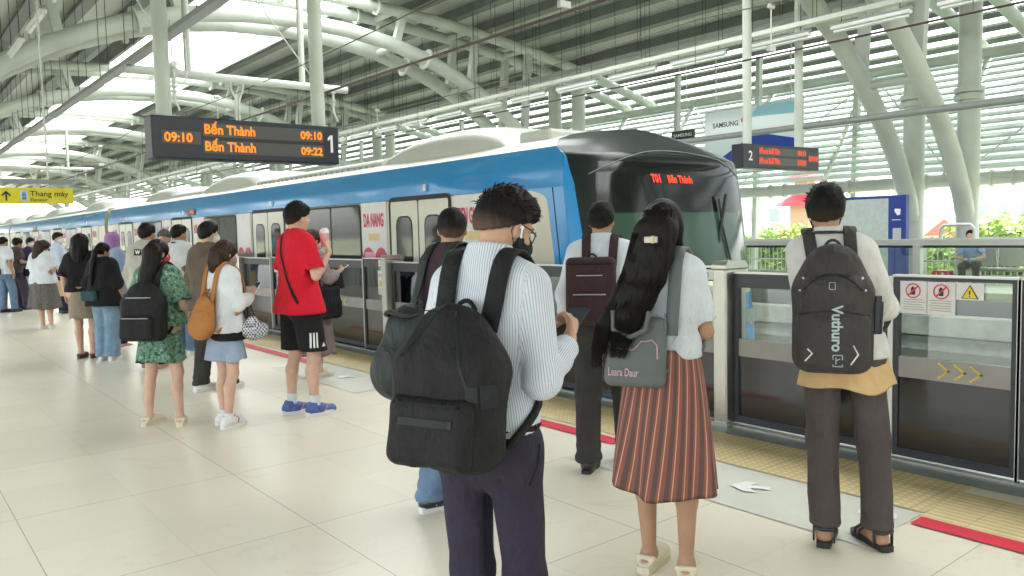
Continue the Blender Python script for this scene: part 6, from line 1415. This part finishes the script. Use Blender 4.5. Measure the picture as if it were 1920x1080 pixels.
m_.add([(2.012, -.01, 2.297), (2.028, -.01, 2.297), (2.02, -.01, 2.315)], [(0, 1, 2)]); m_.add([(2.042, -.01, 2.315), (2.058, -.01, 2.315), (2.05, -.01, 2.297)], [(2, 1, 0)]); m_.build('lift_pictogram', mat('pictogram_blue', (.12, .2, .45), .5), t)
MB().box((.7, .02, 2.44), (2.75, .1, 2.51)).build('hanging_beam', GREYP, t)
m_ = MB(); m_.tube([(1.3, .06, 2.37), (1.3, .06, 2.44)], .015, 6).tube([(2.4, .06, 2.37), (2.4, .06, 2.44)], .015, 6); m_.tube([(1.3, .06, 2.51), (1.3, .06, 7.5)], .015, 6).tube([(2.4, .06, 2.51), (2.4, .06, 7.5)], .015, 6); build_each(m_, 'hanger_rod', ALU, t)
# map board on the far platform
t = thing('information_board', 'large white information board with a dark blue side panel', 'notice board', (17.5, 0, 0))
BLUB = mat('dark_blue_board', (.02, .05, .26), .4)
MB().box((-.08, 8.12, .1), (.08, 9.9, 2.06), .01).build('frame', BLUB, t)
MB().box((-.086, 8.5, .35), (-.081, 9.86, 2.0)).build('map_sheet', mat('map_sheet_white', (.5, .56, .53), .45, var=.12, vscale=9), t)
MB().box((-.086, 8.22, 1.05), (-.081, 8.40, 1.35)).build('leaflet_panel', mat('leaflet_grey', (.5, .52, .52), .5), t)
m_ = MB(); m_.add([(-.087, 8.37, 1.72), (-.087, 8.30, 1.62), (-.087, 8.24, 1.64), (-.087, 8.23, 1.76), (-.087, 8.35, 1.77)], [(0, 1, 2, 3, 4)]); m_.box((-.087, 8.23, 1.52), (-.085, 8.42, 1.535)); m_.build('emblem', WTXT, t)
# fence
fn = thing('platform_fence', 'white railing with thin upright bars behind the far platform', 'fence', (19.75, 0, 0))
m_ = MB()
y = 0.
while y < 32: m_.tube([(0, y, .22), (0, y, 1.04)], .016, 6); y += .13
m_.build('baluster', STEEL, fn)
MB().box((-.03, -2, 1.04), (.03, 34, 1.09)).build('handrail', STEEL, fn); MB().box((-.1, Y0, 0), (.1, 60, .22)).build('kerb_wall', CONC, fn); MB().tube([(-.45, -2, .55), (-.45, 34, .55)], .022, 8).build('lean_rail', ALU, fn)
m_ = MB()
for k in range(12): m_.tube([(-.45, -2+k*3, 0), (-.45, -2+k*3, .55)], .018, 6)
build_each(m_, 'rail_post', ALU, fn)
# bench
t = thing('metal_bench', 'perforated steel bench at the far platform railing', 'bench', (18.7, 6.6, 0))
for k in range(4):
    y = .55-k*.58; s_ = MB(); s_.box((-.22, y-.26, .43), (.22, y+.26, .46), .01); s_.build('seat', ALU, t); s_ = MB(); s_.obox((.26, y, .68), (1, 0, .25), (0, 1, 0), (-.25, 0, 1), .012, .26, .2); s_.build('backrest', ALU, t)
m_ = MB(); m_.box((-.03, -1.5, .38), (.03, .85, .43)); m_.build('support_beam', METAL, t)
for y in (-1.2, .6): m_ = MB(); m_.tube([(-.2, y, .02), (0, y, .12), (0, y, .4)], .025, 8).tube([(.2, y, .02), (0, y, .12)], .025, 8); build_each(m_, 'leg', METAL, t)
# seated man
t = thing('person', 'man in a light blue shirt bending forward on the far platform bench', 'person', (18.45, 7.2, 0), R_(90+15))
vx = .014; S = SDF((-.4, -.35, -.01), (.4, .75, 1.35), vx)
for q in (-1, 1): S.seg((q*.09, -.02, .52), (q*.13, .42, .5), .08, .06, k=.04); S.seg((q*.13, .42, .5), (q*.12, .38, .09), .055, .038); S.seg((q*.12, .36, .05), (q*.13, .52, .035), .035, .028); S.seg((q*.17, .14, .95), (q*.25, .2, .7), .046, .038); S.seg((q*.25, .2, .7), (q*.1, .42, .66), .037, .028); S.ell((q*.06, .45, .66), (.045, .045, .025)); 
S.seg((0, -.02, .58), (0, .08, .95), .12, .13, k=.05, flat=(V(0, 1, 0), 1.25)); S.seg((0, .11, 1.0), (0, .2, 1.1), .055); S.ell((0, .24, 1.15), (.075, .095, .1), .02); S.ell((0, .31, 1.09), (.05, .05, .05), .03); S.seg((0, .335, 1.14), (0, .345, 1.11), .012)
sdf_obj('body', S, SKINP, t)
S = SDF((-.4, -.35, .4), (.4, .4, 1.1), vx); S.seg((0, -.02, .56), (0, .08, .95), .145, .15, k=.05, flat=(V(0, 1, 0), 1.2))
for q in (-1, 1): S.seg((q*.13, .1, .95), (q*.23, .18, .78), .06, .065, capb=True)
S.cut((0, .0, .55), (0, 0, -1)); sdf_obj('shirt', S, fabric('light_blue_shirt', (.3, .42, .68)), t, disp=lambda v: folds(v, .005, 15, 3))
S = SDF((-.4, -.35, .05), (.4, .65, .7), vx)
for q in (-1, 1): S.seg((q*.09, -.04, .53), (q*.13, .42, .51), .1, .08, k=.05); S.seg((q*.13, .42, .5), (q*.12, .38, .12), .075, .06)
sdf_obj('trousers', S, fabric('dark_green_trousers', (.035, .04, .035)), t)
S = SDF((-.2, 0, .95), (.2, .45, 1.35), vx); S.ell((0, .215, 1.18), (.09, .105, .105), .02); S.ell((0, .34, 1.1), (.08, .08, .08), .01, sub=True); sdf_obj('hair', S, HAIR, t)
for q in (-1, 1):
    S = SDF((q*.12-.1, .25, -.01), (q*.12+.1, .65, .15), .012); S.seg((q*.12, .35, .045), (q*.13, .52, .035), .042, .036); S.cut((0, 0, .012), (0, 0, -1)); sdf_obj('shoe', S, SHOEW, t)
t = thing('plastic_stool', 'small red plastic stool beside the seated man', 'stool', (18.3, 7.72, 0)); m_ = MB()
m_.prism([(-.15, -.15), (.15, -.15), (.15, .15), (-.15, .15)], lambda u, v, w_: (u*(1 if w_ > .3 else 1.2), v*(1 if w_ > .3 else 1.2), w_), .36, .4); m_.build('seat', mat('red_plastic', (.65, .02, .04), .35), t, fixn=True)
for sx in (-1, 1):
    for sy in (-1, 1): MB().beam((sx*.17, sy*.17, 0), (sx*.13, sy*.13, .36), .07, .07).build('leg', MATS['red_plastic'], t)
# billboard outside and small black sign
t = thing('billboard', 'white and blue billboard seen through the louvres beside the train nose', 'billboard', (20.15, 0, 0))
MB().box((0, 12.2, 3.2), (.06, 15.5, 4.9)).build('board', translucent('billboard_white', (.8, .84, .84), .6), t)
m_ = MB(); m_.add([(-.004, 15.3, 3.3), (-.004, 13.7, 4.15), (-.004, 12.4, 3.85), (-.004, 12.4, 3.3)], [(0, 1, 2, 3)]); m_.build('blue_shape', translucent('billboard_blue', (.05, .1, .5), .5), t)
m_ = MB(); m_.add([(-.004, 13.9, 4.6), (-.004, 13.65, 4.88), (-.004, 12.3, 4.88), (-.004, 12.3, 4.55)], [(0, 1, 2, 3)]); m_.build('pale_blue_shape', translucent('billboard_pale_blue', (.45, .75, .85), .6), t)
m_ = MB(); put_text(m_, 'SAMSUNG', .2, (-.01, 15.2, 4.42), (0, -1, 0), (0, 0, 1), .004); m_.build('lettering', INK, t)
MB().tube([(-.0, 14.1, 4.55), (-.02, 14.1, 4.55)], .09, 14).build('red_dot', SRED, t)
m_ = MB(); m_.tube([(.03, 12.6, 4.9), (.03, 12.6, 7.2)], .02, 6).tube([(.03, 15.1, 4.9), (.03, 15.1, 7.2)], .02, 6); build_each(m_, 'hanger_rod', ALU, t)
t = thing('hanging_sign', 'small black sign with pale letters above the black train nose', 'sign', (21.0, 0, 0)); MB().box((0, 16.6, 4.34), (.08, 17.5, 4.62)).build('panel', BLKBOX, t); m_ = MB(); put_text(m_, 'SAMSUNG', .15, (-.004, 17.42, 4.42), (0, -1, 0), (0, 0, 1), .002, sx=1.1); m_.build('lettering', WTXT, t); m_ = MB(); m_.tube([(.04, 16.9, 4.6), (.04, 16.9, 6.9)], .012, 5).tube([(.04, 17.2, 4.6), (.04, 17.2, 6.9)], .012, 5); build_each(m_, 'hanger_rod', ALU, t)
# ---------------------------------------------------------------- trees
LEAF, N, L, b = node_mat('leaf_green'); oi = N.new('ShaderNodeAttribute'); oi.attribute_name = 'lv'
cr = N.new('ShaderNodeValToRGB'); cr.color_ramp.elements[0].color = (.08, .16, .03, 1); cr.color_ramp.elements[1].color = (.3, .42, .09, 1); L.new(oi.outputs['Fac'], cr.inputs[0]); L.new(cr.outputs[0], b.inputs['Base Color']); b.inputs['Roughness'].default_value = .6
tr = N.new('ShaderNodeBsdfTranslucent'); L.new(cr.outputs[0], tr.inputs[0]); mx = N.new('ShaderNodeMixShader'); mx.inputs[0].default_value = .4; L.new(b.outputs[0], mx.inputs[1]); L.new(tr.outputs[0], mx.inputs[2]); L.new(mx.outputs[0], N['Material Output'].inputs[0])
BARK = mat('tree_bark', (.1, .08, .06), .9, var=.3, bump=.5)
def tree_mesh(seed, rx, rz, n=5200):
    r = random.Random(seed); lobes = [(V(r.uniform(-.6, .6)*rx, r.uniform(-.6, .6)*rx, r.uniform(-.35, .6)*rz), r.uniform(.35, .6)*rx) for _ in range(14)]
    v = []; lv = []
    for i in range(n):
        c, rad = r.choice(lobes); d = V(r.gauss(0, 1), r.gauss(0, 1), r.gauss(0, 1)); d /= np.linalg.norm(d); p = c+d*rad*r.uniform(.65, 1.05)*V(1, 1, .8)
        a = V(r.gauss(0, 1), r.gauss(0, 1), r.gauss(0, .6)); a /= np.linalg.norm(a); b_ = np.cross(a, d); b_ /= max(np.linalg.norm(b_), 1e-3); s_ = r.uniform(.10, .2)
        v += [p-a*s_, p+b_*s_*.5, p+a*s_, p-b_*s_*.5]; lv += [r.random()]*4
    me = bpy.data.meshes.new('crown'); me.from_pydata([tuple(q) for q in v], [], [(4*i, 4*i+1, 4*i+2, 4*i+3) for i in range(n)]); me.materials.append(LEAF); at = me.attributes.new('lv', 'FLOAT', 'POINT'); at.data.foreach_set('value', lv); return me
TM = [tree_mesh(i, 2.4, 2.6) for i in range(3)]
def tree(x, y, top, lab, k=0, s_=1., grp='green trees beyond the far railing'):
    top += [.75, .65, .5, -.1, -.3, .25, -.2, 0][k]; zc = top-2.6*s_; t = thing('tree', lab, 'tree', (x, y, -9), 0, grp)
    o = bpy.data.objects.new('crown', TM[k % 3]); C.objects.link(o); o.parent = t; o.location = (0, 0, zc+9); o.scale = (s_,)*3; o.rotation_euler = (0, 0, k*1.3)
    m_ = MB(); m_.tube([(0, 0, 0), (.1, .05, (zc+9)*.6), (.0, .2, zc+9)], [.28, .2, .12], 8)
    for j in range(5): a = j*1.3+k; m_.tube([(0, .1, (zc+9)*.75), (math.cos(a)*1.1*s_, math.sin(a)*1.1*s_, zc+9+.6)], [.1, .03], 6)
    m_.build('trunk', BARK, t)
for i, (y, top, s_) in enumerate(((4.5, 1.9, 1.), (8., 2.1, 1.1), (11.4, 1.75, 1.), (14.6, 1.35, .95), (17.6, .95, .9), (21.6, 1.75, .8), (25.2, .6, 1.), (29, .9, 1.1))):
    tree(31+(i % 3)*1.3, y, top, ['tall bright green tree at the far right edge', 'bright green tree behind the seated man', 'round green tree right of the slanted columns', 'lower green tree between the slanted columns', 'low green tree behind the blue information board', 'pointed yellow green tree left of the tousled head', 'low green tree near the train nose', 'green tree hidden behind the train nose'][i], i, s_)
hr = random.Random(4); hv = []; hl = []
for i in range(4500):
    p = V(23.6+hr.gauss(0, .5), hr.uniform(-2, 32), 0); p[2] = -.9+.9*abs(math.sin(p[1]*.7))*hr.random()+hr.uniform(-.5, .6); a = V(hr.gauss(0, 1), hr.gauss(0, 1), hr.gauss(0, .7)); a /= np.linalg.norm(a); b_ = np.cross(a, V(.3, .2, 1)); b_ /= np.linalg.norm(b_); s_ = hr.uniform(.07, .14); hv += [p-a*s_, p+b_*s_*.5, p+a*s_, p-b_*s_*.5]; hl += [hr.random()]*4
me = bpy.data.meshes.new('hedge_foliage'); me.from_pydata([tuple(q) for q in hv], [], [(4*i, 4*i+1, 4*i+2, 4*i+3) for i in range(4500)]); me.materials.append(LEAF); at = me.attributes.new('lv', 'FLOAT', 'POINT'); at.data.foreach_set('value', hl)
o = bpy.data.objects.new('hedge_foliage', me); C.objects.link(o); tag(o, 'strip of leafy greenery growing just outside the far railing', 'hedge', kind='stuff')
# ---------------------------------------------------------------- town
def house(x, y, w_, d, top, col, lab, rf=None, cat='house', fl=3.2):
    H = top+9; t = thing('house' if H < 22 else 'tower_block', lab, cat, (x, y, -9), 0, 'buildings of the town beyond the station')
    MB().box((-w_/2, -d/2, 0), (w_/2, d/2, H)).build('wall', mat('render_%d' % int(col[0]*999+col[1]*77), col, .8, var=.05, vscale=.3), t)
    win = MB(); n = int(H/fl)
    for k in range(n):
        z = k*fl+1.1; 
        if H > 22: win.box((-w_/2-.03, -d/2+1, z), (-w_/2+.02, d/2-1, z+1.4)); win.box((-w_/2+1, -d/2-.03, z), (w_/2-1, -d/2+.02, z+1.4)); continue
        yy = -d/2+1
        while yy < d/2-1.2: win.box((-w_/2-.03, yy, z), (-w_/2+.02, yy+1.1, z+1.4)); yy += 2.3
        xx = -w_/2+1
        while xx < w_/2-1.2: win.box((xx, -d/2-.03, z), (xx+1.1, -d/2+.02, z+1.4)); xx += 2.3
    build_each(win, 'window', mat('town_window', (.34, .38, .4), .3), t)  # panes paled: distance haze is put into their colour
    if rf: m_ = MB(); m_.prism([(-w_/2-.4, 0), (w_/2+.4, 0), (0, 1.6)], lambda u, v, q: (u, q, H+v), -d/2-.4, d/2+.4).build('roof', mat('roof_%d' % int(rf[0]*999), rf, .7), t)
    else: MB().box((-w_/2-.2, -d/2-.2, H), (w_/2+.2, d/2+.2, H+.35)).box((-w_/4, -d/4, H+.35), (0, 0, H+1.9)).build('parapet', mat('parapet_grey', (.5, .5, .48), .8), t)
hr = random.Random(12); cols = [(.78, .78, .76), (.74, .68, .58), (.7, .76, .78), (.8, .72, .7), (.66, .6, .52)]
hl_ = ['white', 'cream', 'pale blue', 'pinkish', 'sandy']
for i in range(3, 21):
    X = hr.uniform(75, 150); an = R_(14+i*1.75+hr.uniform(-.6, .6)); y = X*math.tan(R_(12)+i*R_(1.55))
    ci = i % 5; top = hr.uniform(-1, 6.5)*X/110
    house(X, y, hr.uniform(7, 11), hr.uniform(7, 12), top, cols[ci], f'distant {hl_[ci]} town house seen beyond the far platform', (.5, .12, .08) if i % 4 == 1 else ((.2, .45, .35) if i % 7 == 3 else None))
for X, y, top in ((420, 185, 62), (430, 160, 48), (400, 235, 40), (460, 340, 50), (420, 700, 60)): house(X, y, 22, 26, top, (.62, .68, .72), 'pale high rise tower on the hazy skyline', None, 'tower', 3.4)
# pagoda
t = thing('pagoda', 'red roofed pagoda left of the tousled head', 'pagoda', (60, 36.2, -9)); RR = mat('pagoda_red_tiles', (.6, .05, .06), .6); YW = mat('pagoda_yellow_wall', (.5, .4, .25), .7)
z = 7.2
for k, (hw_, h_) in enumerate(((1.9, 2.0), (1.35, 2.0), (.9, 1.2))):
    MB().box((-hw_*.6, -hw_*.6, z-7.2 if k == 0 else z), (hw_*.6, hw_*.6, z+h_)).build('wall', YW, t)
    m_ = MB(); zz = z+h_; r_ = []; n = 6
    for i in range(n+1): f_ = i/n; w2 = hw_*(1.15-f_*.75)*(1+.12*(1-f_)**4); r_.append([(-w2, -w2, zz+(f_**.7)*.95), (w2, -w2, zz+(f_**.7)*.95), (w2, w2, zz+(f_**.7)*.95), (-w2, w2, zz+(f_**.7)*.95)])
    m_.add(sum(r_, []), [(i*4+j, i*4+(j+1) % 4, (i+1)*4+(j+1) % 4, (i+1)*4+j) for i in range(n) for j in range(4)]+[(3, 2, 1, 0), (n*4, n*4+1, n*4+2, n*4+3)]); m_.build('roof', RR, t); z = zz+.75
